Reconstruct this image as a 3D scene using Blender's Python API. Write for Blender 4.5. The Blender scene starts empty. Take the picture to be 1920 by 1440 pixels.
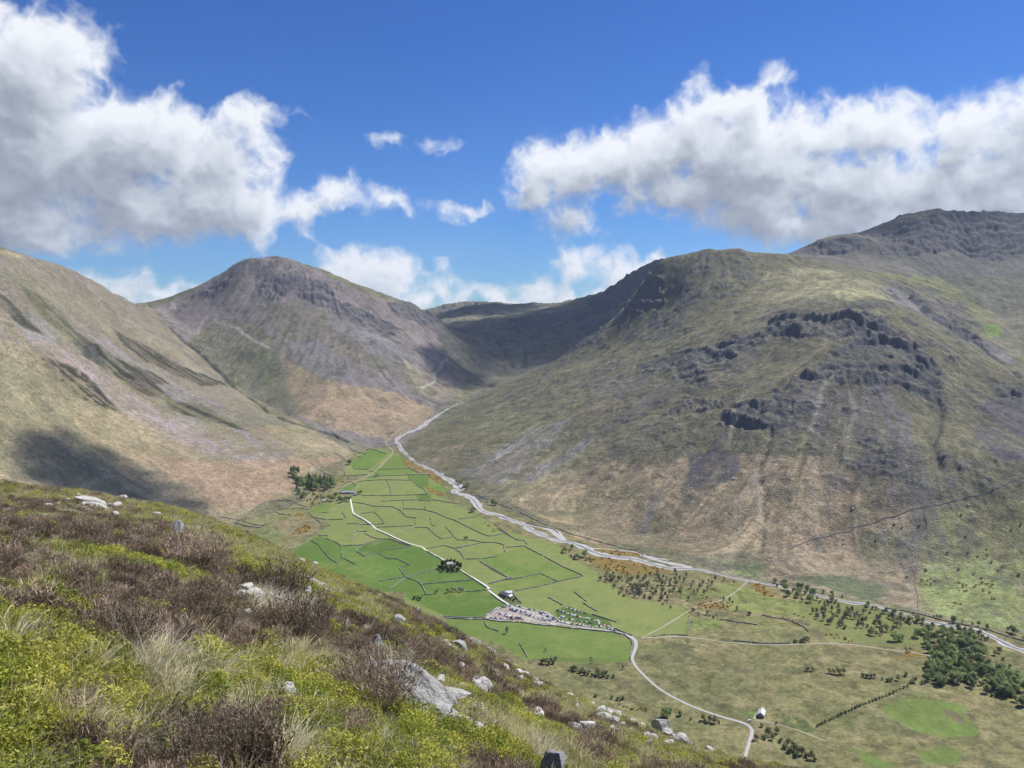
import bpy, bmesh, math, random
import numpy as np
from mathutils import Vector, Matrix

scene = bpy.context.scene
COL = scene.collection
rng = np.random.default_rng(7)
random.seed(7)

# ------------------------------------------------------------------ camera
F = 1450.0                                  # focal length in photo pixels
PITCH = math.atan(140.0 / F)
CAMZ = 540.0
cam_d = bpy.data.cameras.new("camera")
cam_d.sensor_fit = 'HORIZONTAL'; cam_d.sensor_width = 36.0
cam_d.lens = 36.0 * F / 1920.0
cam_d.clip_start = 0.1; cam_d.clip_end = 60000
cam = bpy.data.objects.new("camera", cam_d); COL.objects.link(cam)
cam.location = (0, 0, CAMZ); cam.rotation_euler = (math.pi / 2 - PITCH, 0, 0)
scene.camera = cam
CP, SP = math.cos(PITCH), math.sin(PITCH)

def ray(px, py):
    """direction of photo pixel with y component 1"""
    xc = (np.asarray(px, float) - 960) / F; yc = (720 - np.asarray(py, float)) / F
    dy = CP + yc * SP; dz = -SP + yc * CP
    return xc / dy, dz / dy

# ------------------------------------------------------------------ sky, sun, exposure
SUN_AZ, SUN_EL = math.radians(64), math.radians(55)     # azimuth clockwise from +Y
world = bpy.data.worlds.new("World"); scene.world = world; world.use_nodes = True
sun_d = bpy.data.lights.new("sun", 'SUN'); sun_d.energy = 5.0; sun_d.angle = math.radians(0.53); sun_d.color = (1.0, 0.955, 0.88)
sun = bpy.data.objects.new("sun", sun_d); COL.objects.link(sun)
SUNV = Vector((math.cos(SUN_EL) * math.sin(SUN_AZ), math.cos(SUN_EL) * math.cos(SUN_AZ), math.sin(SUN_EL)))
sun.rotation_euler = SUNV.to_track_quat('Z', 'Y').to_euler()
sun.location = SUNV * 9000
scene.view_settings.view_transform = 'Standard'; scene.view_settings.look = 'None'
scene.view_settings.exposure = 0.30; scene.view_settings.gamma = 1.0
cy = scene.cycles
cy.max_bounces = 4; cy.diffuse_bounces = 2; cy.glossy_bounces = 2; cy.transparent_max_bounces = 12; cy.volume_bounces = 0
cy.transmission_bounces = 2; cy.caustics_reflective = False; cy.caustics_refractive = False
cy.use_denoising = True; cy.use_adaptive_sampling = True; cy.adaptive_threshold = 0.02

class NT:
    """tiny node helper"""
    def __init__(s, tree): s.t = tree; s.n = tree.nodes; s.l = tree.links
    def add(s, typ, ins=None, **props):
        nd = s.n.new(typ)
        for k, v in props.items(): setattr(nd, k, v)
        for k, v in (ins or {}).items():
            sock = nd.inputs[k]
            if isinstance(v, bpy.types.NodeSocket): s.l.new(v, sock)
            else: sock.default_value = v
        return nd
    def math(s, op, *a, clamp=False):
        nd = s.n.new('ShaderNodeMath'); nd.operation = op; nd.use_clamp = clamp
        for i, v in enumerate(a):
            if isinstance(v, bpy.types.NodeSocket): s.l.new(v, nd.inputs[i])
            else: nd.inputs[i].default_value = v
        return nd.outputs[0]
    def vmath(s, op, *a):
        nd = s.n.new('ShaderNodeVectorMath'); nd.operation = op
        for i, v in enumerate(a):
            if isinstance(v, bpy.types.NodeSocket): s.l.new(v, nd.inputs[i])
            else: nd.inputs[i].default_value = v
        return nd.outputs['Value'] if op in ('LENGTH', 'DOT_PRODUCT', 'DISTANCE') else nd.outputs[0]
    def mix(s, f, a, b, blend='MIX'):
        nd = s.n.new('ShaderNodeMix'); nd.data_type = 'RGBA'; nd.blend_type = blend
        for i, v in ((0, f), (6, a), (7, b)):
            if isinstance(v, bpy.types.NodeSocket): s.l.new(v, nd.inputs[i])
            else: nd.inputs[i].default_value = (v if i == 0 else (*v, 1) if len(v) == 3 else v)
        return nd.outputs[2]
    def noise(s, vec, scale, detail=4, rough=.5, typ='FBM', dist=0.0):
        nd = s.n.new('ShaderNodeTexNoise'); nd.noise_type = typ
        if vec is not None: s.l.new(vec, nd.inputs['Vector'])
        nd.inputs['Scale'].default_value = scale; nd.inputs['Detail'].default_value = detail
        nd.inputs['Roughness'].default_value = rough; nd.inputs['Distortion'].default_value = dist
        return nd.outputs[0]
    def smooth(s, v, lo, hi, a=0., b=1.):
        nd = s.n.new('ShaderNodeMapRange'); nd.interpolation_type = 'SMOOTHSTEP'
        s.l.new(v, nd.inputs[0]); nd.inputs[1].default_value = lo; nd.inputs[2].default_value = hi
        nd.inputs[3].default_value = a; nd.inputs[4].default_value = b
        return nd.outputs[0]
# ------------------------------------------------------------------ world: clear sky
w = NT(world.node_tree)
for nd in list(w.n): w.n.remove(nd)
out = w.add('ShaderNodeOutputWorld')
sky = w.add('ShaderNodeTexSky', sky_type='NISHITA', sun_disc=False, sun_elevation=SUN_EL, sun_rotation=SUN_AZ, altitude=1500, air_density=1.0, dust_density=0.0, ozone_density=1.6)
el_w = w.math('ARCSINE', w.add('ShaderNodeSeparateXYZ', {0: w.add('ShaderNodeTexCoord').outputs['Generated']}).outputs[2])
up = w.smooth(el_w, 0.0, .42)
skyc = w.mix(1.0, sky.outputs[0], w.mix(up, (.31, .57, .93), (.22, .50, .98)), 'MULTIPLY')
bgn = w.add('ShaderNodeBackground', {0: skyc, 1: .10}); w.l.new(bgn.outputs[0], out.inputs[0])
# ------------------------------------------------------------------ noise and height tools
def _hash(ix, iy, seed):
    h = (ix * 374761393 + iy * 668265263 + seed * 1442695041).astype(np.int64) & 0x7fffffff
    h = ((h ^ (h >> 13)) * 1274126177) & 0x7fffffff
    return ((h ^ (h >> 16)) & 0xffff).astype(np.float32) / 65535.0
def vnoise(x, y, seed=0):
    ix = np.floor(x).astype(np.int64); iy = np.floor(y).astype(np.int64)
    fx = (x - ix).astype(np.float32); fy = (y - iy).astype(np.float32)
    u = fx * fx * fx * (fx * (fx * 6 - 15) + 10); v = fy * fy * fy * (fy * (fy * 6 - 15) + 10)
    a = _hash(ix, iy, seed); b = _hash(ix + 1, iy, seed); c = _hash(ix, iy + 1, seed); d = _hash(ix + 1, iy + 1, seed)
    return (a + (b - a) * u + (c - a) * v + (a - b - c + d) * u * v) * 2 - 1
def fbm(x, y, scale, octv=4, seed=0, rough=.5, ridged=False):
    o = np.zeros(np.broadcast(x, y).shape, np.float32); amp = 1.; tot = 0.; s = 1. / scale
    ca, sa = math.cos(.6), math.sin(.6)
    X, Y = x * s, y * s
    for k in range(octv):
        n = vnoise(X, Y, seed + k * 17)
        if ridged: n = 1 - 2 * np.abs(n)
        o += n * amp; tot += amp; amp *= rough
        X, Y = (X * ca - Y * sa) * 2.03 + 13.7, (X * sa + Y * ca) * 2.03 + 7.3
    return o / tot
def sstep(x, a, b):
    t = np.clip((x - a) / (b - a), 0, 1); return t * t * (3 - 2 * t)

# ------------------------------------------------------------------ far terrain mesh (columns of equal bearing, rows of growing distance)
def grid_mesh(name, X, Y, Z, cols=None, vattr=None):
    r, c = X.shape
    me = bpy.data.meshes.new(name)
    me.vertices.add(r * c)
    me.vertices.foreach_set('co', np.stack([X, Y, Z], -1).astype(np.float32).ravel())
    idx = np.arange(r * c, dtype=np.int32).reshape(r, c)
    q = np.stack([idx[:-1, :-1], idx[:-1, 1:], idx[1:, 1:], idx[1:, :-1]], -1).reshape(-1)
    nf = (r - 1) * (c - 1)
    me.loops.add(nf * 4); me.loops.foreach_set('vertex_index', q)
    me.polygons.add(nf); me.polygons.foreach_set('loop_start', np.arange(0, nf * 4, 4, dtype=np.int32))
    me.polygons.foreach_set('use_smooth', np.ones(nf, bool))
    if cols is not None:
        ca = me.color_attributes.new('tint', 'FLOAT_COLOR', 'POINT')
        a = np.ones((r * c, 4), np.float32); a[:, :3] = cols.reshape(-1, 3); ca.data.foreach_set('color', a.ravel())
    for k, v in (vattr or {}).items():
        at = me.attributes.new(k, 'FLOAT', 'POINT'); at.data.foreach_set('value', v.astype(np.float32).ravel())
    me.update(); me.validate(clean_customdata=False)
    return me
def structure(name, me, mat):
    o = bpy.data.objects.new(name, me); COL.objects.link(o); o['kind'] = 'structure'
    if mat: me.materials.append(mat)
    return o
CLOUD_RES = (1500, 620)
HAZE = 2.6e-5
# ground point shaded, and size of the cloud: x, y, z, rx, ry, turn
CLOUD_SHADOWS = [(100, 4950, 300, 1000, 850, .3), (1100, 5300, 600, 1100, 700, 0), (-350, 3900, 130, 260, 260, .2), (-1040, 1950, 100, 350, 175, -.15), (2700, 4450, 950, 900, 300, .2), (-250, 6400, 450, 500, 500, 0)]
# ------------------------------------------------------------------ clouds: the cumulus on the far sky dome
def pnoise(x, y, seed=0):
    ix = np.floor(x).astype(np.int64); iy = np.floor(y).astype(np.int64); fx = (x - ix).astype(np.float32); fy = (y - iy).astype(np.float32)
    u = fx * fx * fx * (fx * (fx * 6 - 15) + 10); v = fy * fy * fy * (fy * (fy * 6 - 15) + 10)
    def gr(i, j, dx, dy):
        a = _hash(i, j, seed) * (2 * np.pi); return np.cos(a) * dx + np.sin(a) * dy
    a = gr(ix, iy, fx, fy); b = gr(ix + 1, iy, fx - 1, fy); c = gr(ix, iy + 1, fx, fy - 1); d = gr(ix + 1, iy + 1, fx - 1, fy - 1)
    return (a + (b - a) * u + (c - a) * v + (a - b - c + d) * u * v) * 1.5
def pfbm(x, y, sc, octv, seed, rough=.55, bill=False):
    o = 0; amp = 1.; tot = 0.; X, Y = x * sc, y * sc
    for k in range(octv):
        n = pnoise(X, Y, seed + 31 * k)
        if bill: n = .42 - np.abs(n) * 1.9
        o = o + n * amp; tot += amp; amp *= rough
        X, Y = (X * .8 - Y * .6) * 2.07 + 5.2, (X * .6 + Y * .8) * 2.07 + 9.1
    return o / tot
def azel(px, py):
    dx, dz = ray(px, py); r = math.hypot(dx, 1.0)
    return math.atan2(dx, 1.0), math.atan2(dz, r)
PUFFS = """
60,130,150,130,150 -60,60,160,120,200 120,60,80,50,90 60,300,260,140,150 -100,330,300,220,150 240,260,150,100,130 330,250,100,75,110 200,390,280,110,75 60,420,300,110,60
470,230,85,45,60 420,300,120,60,70 520,280,60,50,50 420,390,190,75,62 560,395,110,50,42 640,365,70,38,36 720,372,60,22,26
800,274,48,14,12 738,264,50,12,11 878,392,47,10,14 
1040,310,80,55,60 1010,350,55,50,50 1110,310,90,50,70 1170,300,80,62,75 1230,290,80,75,90 1300,250,75,75,120 1340,205,70,55,70 1400,200,60,45,60 1440,150,40,18,14
1400,290,140,100,130 1290,360,130,50,62 1500,260,90,75,140 1560,250,100,65,150 1640,240,110,60,180 1600,360,190,90,95 1430,390,140,60,62 1720,270,90,60,150 1800,240,110,75,180 1880,230,110,62,190
1960,230,120,80,220 1480,420,130,40,42 1660,420,160,50,60 1750,380,220,90,90 1880,400,180,120,90 1060,400,50,20,35 2200,300,200,100,160
690,505,100,36,70 640,520,60,34,60 740,540,42,40,50 745,510,40,30,40 230,540,110,40,50 300,550,90,40,50 160,530,60,22,40 380,560,60,28,40 370,545,40,18,30
830,540,34,38,50 870,560,60,26,40 930,560,80,28,40 1010,545,60,30,60 1075,515,48,42,70 1130,500,50,30,70 1180,520,60,36,60 1060,555,110,34,50 780,560,40,26,40 1230,500,40,22,40
-330,480,220,60,50 2300,540,240,60,50 2700,240,200,120,90 -700,200,260,140,120 -1200,500,300,80,60 3300,500,300,90,60
"""
puffs = []
for tk in PUFFS.split():
    a, b, rw, ru, rd = map(float, tk.split(','))
    a0, e0 = azel(a, b); kk = max(.35, math.cos(math.atan((a - 960) / F)))
    puffs.append((a0, e0, rw / F * kk * kk, ru / F * kk, rd / F * kk))
NA, NE = CLOUD_RES
ca_ = np.r_[np.linspace(-1.25, -.66, 100)[:-1], np.linspace(-.66, .66, NA), np.linspace(.66, 1.02, 61)[1:]]
ce_ = np.r_[np.linspace(-.06, .44, NE), np.linspace(.44, .62, 40)[1:]]
CA, CE = np.meshgrid(ca_, ce_)
def cover_f(a, e, fine=True):
    wx = pfbm(a, e, 8, 4, 11, .55) * .016 + pfbm(a, e, 34, 3, 15, .6) * .007; wy = pfbm(a, e, 8, 4, 12, .55) * .013 + pfbm(a, e, 34, 3, 16, .6) * .006
    A, E = a + wx, e + wy
    acc = np.full(a.shape, -3.0, np.float32)
    for (x0, y0, rw, ru, rd) in puffs:
        small = rw * F <= 10; s = min(rw, ru * 1.3) * 20 + .35 if not small else 1.0; off_ = -.50 if small else 0.
        R = max(rw, ru, rd) * (1 + 3.2 / s)
        cols = np.where((ca_ > x0 - R - .06) & (ca_ < x0 + R + .06))[0]; rows = np.where((ce_ > y0 - R - .1) & (ce_ < y0 + R + .06))[0]
        if not len(cols) or not len(rows): continue
        sl = np.s_[rows[0]:rows[-1] + 1, cols[0]:cols[-1] + 1]
        X = (A[sl] - x0) / rw; Y = E[sl] - y0; Y = np.where(Y > 0, Y / ru, -Y / rd)
        v = (1 - np.sqrt(X * X + Y * Y)) * s + off_
        acc_s = acc[sl]; h = np.maximum(.3 - np.abs(acc_s - v), 0) / .3
        acc[sl] = np.maximum(acc_s, v) + h * h * .3 * .25
    acc = np.minimum(acc, 1.0 + .55 * (acc - 1.0))
    # wispy and billowing detail
    big = pfbm(A, E * 1.15, 7, 3, 21, .5)
    n = big * .55 + pfbm(A, E * 1.1, 13, 4, 41, .52, True) * .80 + pfbm(A, E, 30, 4, 61, .52, True) * .34 + pfbm(A, E * 1.1, 20, 5, 71, .58) * .30
    return acc + n * 1.08 + .06
cv0 = cover_f(CA, CE)
def samp(Fd, a, e):
    u = np.interp(a, ca_, np.arange(len(ca_))); v = np.interp(e, ce_, np.arange(len(ce_)))
    i = np.minimum(u.astype(int), len(ca_) - 2); j = np.minimum(v.astype(int), len(ce_) - 2); fu = u - i; fv = v - j
    return (Fd[j, i] * (1 - fu) + Fd[j, i + 1] * fu) * (1 - fv) + (Fd[j + 1, i] * (1 - fu) + Fd[j + 1, i + 1] * fu) * fv
def blur(a, n=1):
    for _ in range(n):
        a = (np.roll(a, 1, 0) + a * 2 + np.roll(a, -1, 0)) / 4
        a = (np.roll(a, 1, 1) + a * 2 + np.roll(a, -1, 1)) / 4
    return a
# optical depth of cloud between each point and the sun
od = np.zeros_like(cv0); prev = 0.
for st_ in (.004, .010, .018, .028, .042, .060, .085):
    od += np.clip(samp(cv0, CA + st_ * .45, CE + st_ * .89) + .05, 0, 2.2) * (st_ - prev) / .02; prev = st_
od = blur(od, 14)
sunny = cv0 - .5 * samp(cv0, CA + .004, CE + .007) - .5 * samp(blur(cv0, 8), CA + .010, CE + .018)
RD = 30000.0
xs = RD * np.sin(CA) * np.cos(CE); ys_ = RD * np.cos(CA) * np.cos(CE); zs = CAMZ + RD * np.sin(CE)
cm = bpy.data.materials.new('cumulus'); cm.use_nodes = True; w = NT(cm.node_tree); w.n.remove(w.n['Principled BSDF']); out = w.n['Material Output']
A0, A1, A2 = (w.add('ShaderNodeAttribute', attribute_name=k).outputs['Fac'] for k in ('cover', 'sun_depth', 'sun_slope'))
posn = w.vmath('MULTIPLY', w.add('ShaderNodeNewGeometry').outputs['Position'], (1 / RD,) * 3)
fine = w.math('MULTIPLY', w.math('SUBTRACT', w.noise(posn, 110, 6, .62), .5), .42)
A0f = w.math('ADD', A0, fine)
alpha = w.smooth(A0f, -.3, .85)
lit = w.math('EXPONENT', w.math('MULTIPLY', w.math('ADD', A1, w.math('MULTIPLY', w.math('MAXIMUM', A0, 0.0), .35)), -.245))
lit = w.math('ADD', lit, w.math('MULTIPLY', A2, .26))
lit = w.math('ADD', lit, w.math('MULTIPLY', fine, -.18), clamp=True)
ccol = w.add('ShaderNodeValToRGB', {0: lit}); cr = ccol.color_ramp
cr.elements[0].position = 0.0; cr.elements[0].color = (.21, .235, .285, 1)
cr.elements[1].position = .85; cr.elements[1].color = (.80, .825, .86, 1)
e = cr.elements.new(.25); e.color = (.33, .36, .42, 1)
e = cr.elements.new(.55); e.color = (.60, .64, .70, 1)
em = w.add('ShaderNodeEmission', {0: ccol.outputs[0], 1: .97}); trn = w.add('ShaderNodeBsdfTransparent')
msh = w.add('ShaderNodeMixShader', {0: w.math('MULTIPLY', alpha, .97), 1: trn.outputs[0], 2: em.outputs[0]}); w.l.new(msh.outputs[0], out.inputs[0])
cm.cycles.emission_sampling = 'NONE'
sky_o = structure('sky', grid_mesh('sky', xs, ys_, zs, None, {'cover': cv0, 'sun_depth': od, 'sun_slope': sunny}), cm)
def zfloor(y):
    t = np.maximum(0, y - 1300.0); return .0125 * t + 1.6e-5 * t * t
# skyline of our own hillside as seen in the photo -> slope of the hill by bearing
SKL = [(-900, 830), (-400, 868), (0, 905), (100, 915), (200, 928), (300, 948), (400, 975), (500, 1018), (600, 1066), (700, 1104), (800, 1152), (900, 1210), (1000, 1270), (1100, 1320), (1200, 1362), (1300, 1402), (1400, 1430), (1500, 1452), (1700, 1500), (2100, 1600), (2700, 1760)]
_s = [ray(a, b) for a, b in SKL]; SK_T = np.array([q[0] for q in _s]); SK_D = np.array([-q[1] for q in _s])
SK_C = .00039; SK_H = 1.62
def zfore(x, y):
    yy = np.maximum(y, .3); t = x / (yy + 3.0) * (1 + 3.0 / 60)
    D = np.interp(t, SK_T, SK_D) - 2 * math.sqrt(SK_H * SK_C) + .006
    D = np.where(t > SK_T[-1], D + (t - SK_T[-1]) * .25, D); D = np.where(t < SK_T[0], D + (t - SK_T[0]) * .2, D)
    return CAMZ - SK_H - D * y - SK_C * np.where(y > 0, y * y, 0)

# ---- control points: (photo x, photo y, distance)
CT = """
-900,250,1700 -500,330,2100 -300,395,2350 -120,445,2560 0,480,2700 60,500,2850 110,508,3000 150,516,3150 190,535,3350 230,556,3600 250,567,3800 270,577,4000
-500,600,1900 -300,640,2150 -120,600,2330 -500,800,1650 -250,800,1780 -500,960,1400 -250,920,1550 -700,500,1600
0,600,2420 0,700,2180 0,800,1980 0,880,1850 0,960,1650 75,560,2650 75,650,2380 150,600,2750 150,700,2430 150,800,2180 150,900,1950
220,620,3050 300,700,2850 300,640,3200 300,800,2420 300,900,2080 400,800,2560 300,740,2650 250,930,1950
270,600,3550 350,670,3380 420,722,3220 480,758,3080 450,760,2880 500,800,2640 550,850,2430 600,850,2500 450,850,2380 400,900,2120 500,900,2200 600,880,2400 650,850,2640 350,965,1930 450,975,1900 560,820,2620
290,574,4050 330,562,4150 370,545,4200 410,522,4250 430,507,4280 445,496,4300 465,489,4300 490,484,4340 515,482,4350 535,485,4350 550,492,4330 575,503,4300 600,514,4280 640,528,4250 660,532,4250 680,545,4250 700,557,4250 730,571,4250 760,573,4320 780,580,4380 800,588,4420 830,603,4500
330,600,4020 400,560,4130 370,630,3850 365,657,3690 400,690,3540 430,722,3400 460,740,3300 500,762,3180 530,783,3060 600,806,2870 650,826,2770 700,835,2790
490,530,4150 560,535,4150 450,600,3930 400,630,3790 500,650,3640 515,590,3900 560,700,3420 470,690,3520 600,650,3660 650,700,3450 700,640,3740 750,700,3560 700,760,3200 600,760,3080 640,800,2920 540,740,3230
600,570,4040 650,600,3950 700,590,4100 760,620,4080 800,640,4050 830,680,3880 850,735,3640 800,720,3600 780,760,3350 700,800,2960
840,765,3350 800,795,3100 760,810,2950 735,830,2790 880,755,3480 920,728,3850 960,705,4150
980,680,4450 980,640,4850 900,640,4900 900,610,5250 960,600,5400 1030,620,5000 1050,600,5200 860,620,4950 850,650,4600 880,700,4150 1000,695,4100 1060,660,4550
800,582,7200 840,571,7200 870,568,7200 900,569,7200 930,568,7200 960,576,6900 1000,573,6600 1030,577,6400 1060,570,5900 1080,566,5800 1110,558,5720 1130,556,5700 1160,535,5620 1190,515,5520 1215,500,5470 1245,490,5400 1300,485,5400 1350,485,5400
850,585,6500 900,580,6300 950,590,6000 1000,590,6000 1100,600,5100 1130,580,5250 1160,570,5200
1235,493,3560 1250,485,3550 1270,480,3550 1300,474,3520 1340,470,3500 1335,466,3490 1355,471,3480 1385,465,3480 1410,479,3480 1440,478,3480 1480,478,3550 1510,477,3700 1540,478,3800
1222,512,3560 1222,530,3520 1190,562,3560 1145,603,3660 1090,645,3660 1030,688,3620 980,712,3560 920,742,3460 870,762,3330
1250,560,3380 1190,610,3380 1240,640,3100 1130,660,3400
1300,510,3350 1400,505,3330 1500,500,3380 1600,512,3150 1660,540,2980 1700,572,2830 1740,600,2720 1800,642,2560 1850,670,2440 1900,697,2350 1960,730,2250 2100,800,2150 2300,880,2000
1400,540,3150 1500,545,2960 1580,548,2800 1660,568,2700
1600,570,2660 1500,585,2700 1400,610,2780 1300,640,2850 1200,680,2930 1680,600,2560 
1650,640,2440 1600,700,2250 1550,650,2430 1500,700,2310 1450,680,2480 1380,760,2250 1700,700,2250 1780,700,2300 1850,740,2180 1920,760,2150 1750,780,2080 1300,720,2520
1400,850,2060 1500,850,1990 1600,850,1940 1700,850,1880 1800,850,1850 1900,850,1830 1600,780,2080 2050,900,1750 2200,980,1600
1400,1000,1740 1500,1040,1630 1600,1060,1590 1700,1080,1550 1300,1000,1800 1200,1000,1850 1100,950,2020 1000,900,2240 900,850,2520 850,820,2760 1000,850,2450 1000,800,2660 1100,750,2750 1000,750,3050 1050,700,3250 1200,750,2600 1100,850,2350 1200,850,2230 1300,850,2140 1300,930,1940 940,790,2900 1500,950,1800 1400,930,1880
1720,1000,1660 1850,1000,1640 1800,930,1740 1920,900,1760 1750,1090,1500 1850,1080,1500 1920,1100,1460 2050,1050,1520 2200,1150,1350 1600,950,1780
1490,474,4100 1510,466,4100 1525,455,4100 1545,445,4100 1580,440,4100 1610,441,4100 1635,447,4110 1652,452,4150 1668,440,4180 1682,425,4190 1692,409,4200 1720,403,4200 1750,400,4200 1800,403,4200 1850,401,4200 1890,404,4200 1920,408,4200 2000,395,4200 2200,420,4150 2500,420,4000
1700,462,4010 1800,472,3980 1880,470,3980 1950,475,3980 1550,478,4000 1620,478,3980 1580,486,3800 1650,500,3700
1620,505,3500 1680,530,3320 1700,545,3220 1760,596,2960 1800,628,2860 1850,660,2720 1885,688,2560 1915,705,2440 1990,760,2280
1800,540,3550 1880,590,3250 1880,630,2980 1930,640,2880 1930,690,2600 1800,590,3200 2100,600,2900 2100,700,2500
"""
CTW = """
-2300,3700,520 -1500,4900,420 -2900,2900,680 -3300,2000,780 -2600,1500,560 -2200,5600,300 -1000,5400,500 -1300,5200,380 -500,5300,420 -600,6400,400 -1500,7000,380 0,8500,420 1500,8500,480 -1500,9000,350
700,4600,480 1000,4700,560 1400,4700,640 2600,4900,900 3500,4800,850 2300,5600,700 3000,6500,600 1200,6500,700 1800,7500,600 3800,3500,820 3600,2400,700 3400,8500,500 500,7800,470
300,4100,290 560,4000,420 250,4450,235
-2600,600,420 -3500,900,600 2600,700,200 3600,1200,450 2100,1500,140
"""
pts = []
for tok in CT.split():
    a, b, c = map(float, tok.split(',')); dx, dz = ray(a, b)
    pts.append((dx * c, c, CAMZ + dz * c))
for tok in CTW.split(): pts.append(tuple(map(float, tok.split(','))))
# valley floor samples
for yy in range(600, 2801, 200):
    xl = np.interp(yy, [600, 1200, 1500, 1800, 2000, 2400, 2800], [-500, -500, -500, -600, -560, -430, -420])
    xr = np.interp(yy, [600, 900, 1250, 1500, 1800, 2100, 2400, 2800], [1500, 1300, 850, 440, 130, -80, -190, -380])
    for t in np.linspace(0, 1, 7): pts.append((xl + (xr - xl) * t, yy, float(zfloor(yy))))
PTS = np.array(pts)

def rbf_fit(P):
    d = np.hypot(P[:, None, 0] - P[None, :, 0], P[:, None, 1] - P[None, :, 1])
    A = d / 1000.0
    n = len(P); M = np.zeros((n + 3, n + 3)); M[:n, :n] = A + np.eye(n) * 0.0
    M[:n, n] = 1; M[:n, n + 1] = P[:, 0] / 1000; M[:n, n + 2] = P[:, 1] / 1000
    M[n:, :n] = M[:n, n:].T
    return np.linalg.lstsq(M, np.r_[P[:, 2], 0, 0, 0], rcond=None)[0]
W = rbf_fit(PTS)
GX0, GX1, GY0, GY1, G = -5400., 6000., 560., 9600., 6.0
cx = np.arange(GX0, GX1 + 25, 24.); cyy = np.arange(GY0, GY1 + 25, 24.)
Hc = np.zeros((len(cyy), len(cx)))
for j, yv in enumerate(cyy):
    d = np.hypot(cx[:, None] - PTS[None, :, 0], yv - PTS[None, :, 1]) / 1000
    Hc[j] = d @ W[:-3] + W[-3] + W[-2] * cx / 1000 + W[-1] * yv / 1000
def up2(a):        # cubic doubling along axis 0
    p = np.concatenate([a[:1], a, a[-1:]], 0)
    mid = (-p[:-3] + 9 * p[1:-2] + 9 * p[2:-1] - p[3:]) / 16
    o = np.empty((a.shape[0] * 2 - 1,) + a.shape[1:]); o[::2] = a; o[1::2] = mid
    return o
Hb = up2(up2(Hc)); Hb = up2(up2(Hb.T.copy())).T.copy()
# slight blur to round the piecewise kinks
def blur(a, n=1):
    for _ in range(n):
        a = (np.roll(a, 1, 0) + a * 2 + np.roll(a, -1, 0)) / 4
        a = (np.roll(a, 1, 1) + a * 2 + np.roll(a, -1, 1)) / 4
    return a
Hb = blur(Hb, 3)
gx = GX0 + G * np.arange(Hb.shape[1]); gy = GY0 + G * np.arange(Hb.shape[0])
GXX, GYY = np.meshgrid(gx, gy)

def bil(A, x, y):
    u = np.clip((x - GX0) / G, 0, A.shape[1] - 1.001); v = np.clip((y - GY0) / G, 0, A.shape[0] - 1.001)
    i = u.astype(np.int32); j = v.astype(np.int32); fu = u - i; fv = v - j
    return (A[j, i] * (1 - fu) + A[j, i + 1] * fu) * (1 - fv) + (A[j + 1, i] * (1 - fu) + A[j + 1, i + 1] * fu) * fv

# ---- valley floor kept flat inside its outline (world polygon from photo pixels)
def floor_pt(px, py):
    dx, dz = ray(px, py); y = 1500.
    for _ in range(30): y = (zfloor(y) - CAMZ) / dz
    return float(dx * y), float(y)
FLOOR_PX = [(732, 836), (760, 850), (800, 878), (850, 905), (885, 935), (960, 958), (1040, 990), (1130, 1022), (1250, 1056), (1400, 1082), (1560, 1112), (1700, 1140), (1920, 1185), (2400, 1290), (2400, 1700), (1200, 1700), (300, 1500), (300, 1150), (430, 985), (540, 955), (575, 935), (545, 905), (640, 880), (650, 850), (700, 838)]
FLOOR = np.array([floor_pt(*p) for p in FLOOR_PX])
def inpoly(x, y, P):
    P = np.asarray(P, float)
    full = np.zeros(x.shape, bool)
    sel = (x >= P[:, 0].min()) & (x <= P[:, 0].max()) & (y >= P[:, 1].min()) & (y <= P[:, 1].max())
    full[sel] = _inpoly(x[sel], y[sel], P)
    return full
def _inpoly(x, y, P):
    c = np.zeros(x.shape, bool); n = len(P)
    for i in range(n):
        x0, y0 = P[i]; x1, y1 = P[(i + 1) % n]
        if y0 == y1: continue
        m = (y0 > y) != (y1 > y)
        c ^= m & (x < (x1 - x0) * (y - y0) / (y1 - y0) + x0)
    return c
fm = inpoly(GXX, GYY, FLOOR).astype(float)
fm = blur(fm, 24)
fmask = sstep(fm, .35, .95)
Hb = Hb * (1 - fmask) + zfloor(GYY) * fmask
slope_ok = 1 - fmask

# ---- fall-line streaks (line integral of noise along the slope)
g2 = blur(Hb, 6)
dzy, dzx = np.gradient(g2, G)
gm = np.hypot(dzx, dzy) + 1e-4; ux, uy = dzx / gm, dzy / gm; SLOPE = gm
wn = rng.random(Hb.shape).astype(np.float32)
wn2 = blur(rng.random(Hb.shape), 2).astype(np.float32)
def lic(src, steps, h):
    acc = src.copy(); sx = GXX.copy(); sy = GYY.copy(); tx_ = GXX.copy(); ty_ = GYY.copy()
    ux_, uy_ = ux.astype(np.float32), uy.astype(np.float32)
    def near(A, x, y):
        i = np.clip(((x - GX0) / G + .5).astype(np.int32), 0, A.shape[1] - 1); j = np.clip(((y - GY0) / G + .5).astype(np.int32), 0, A.shape[0] - 1)
        return i, j
    for k in range(steps):
        for (X, Y, s) in ((sx, sy, h), (tx_, ty_, -h)):
            i, j = near(src, X, Y); X += ux_[j, i] * s; Y += uy_[j, i] * s
            i, j = near(src, X, Y); acc += src[j, i]
    return acc / (2 * steps + 1)
def norm(a):
    a = a - a.mean(); return (a / (a.std() + 1e-9)).astype(np.float32)
ST1 = norm(lic(wn, 14, 7.)); ST2 = norm(lic(wn2, 26, 12.))
ST2 = norm(blur(ST2, 1))
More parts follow.
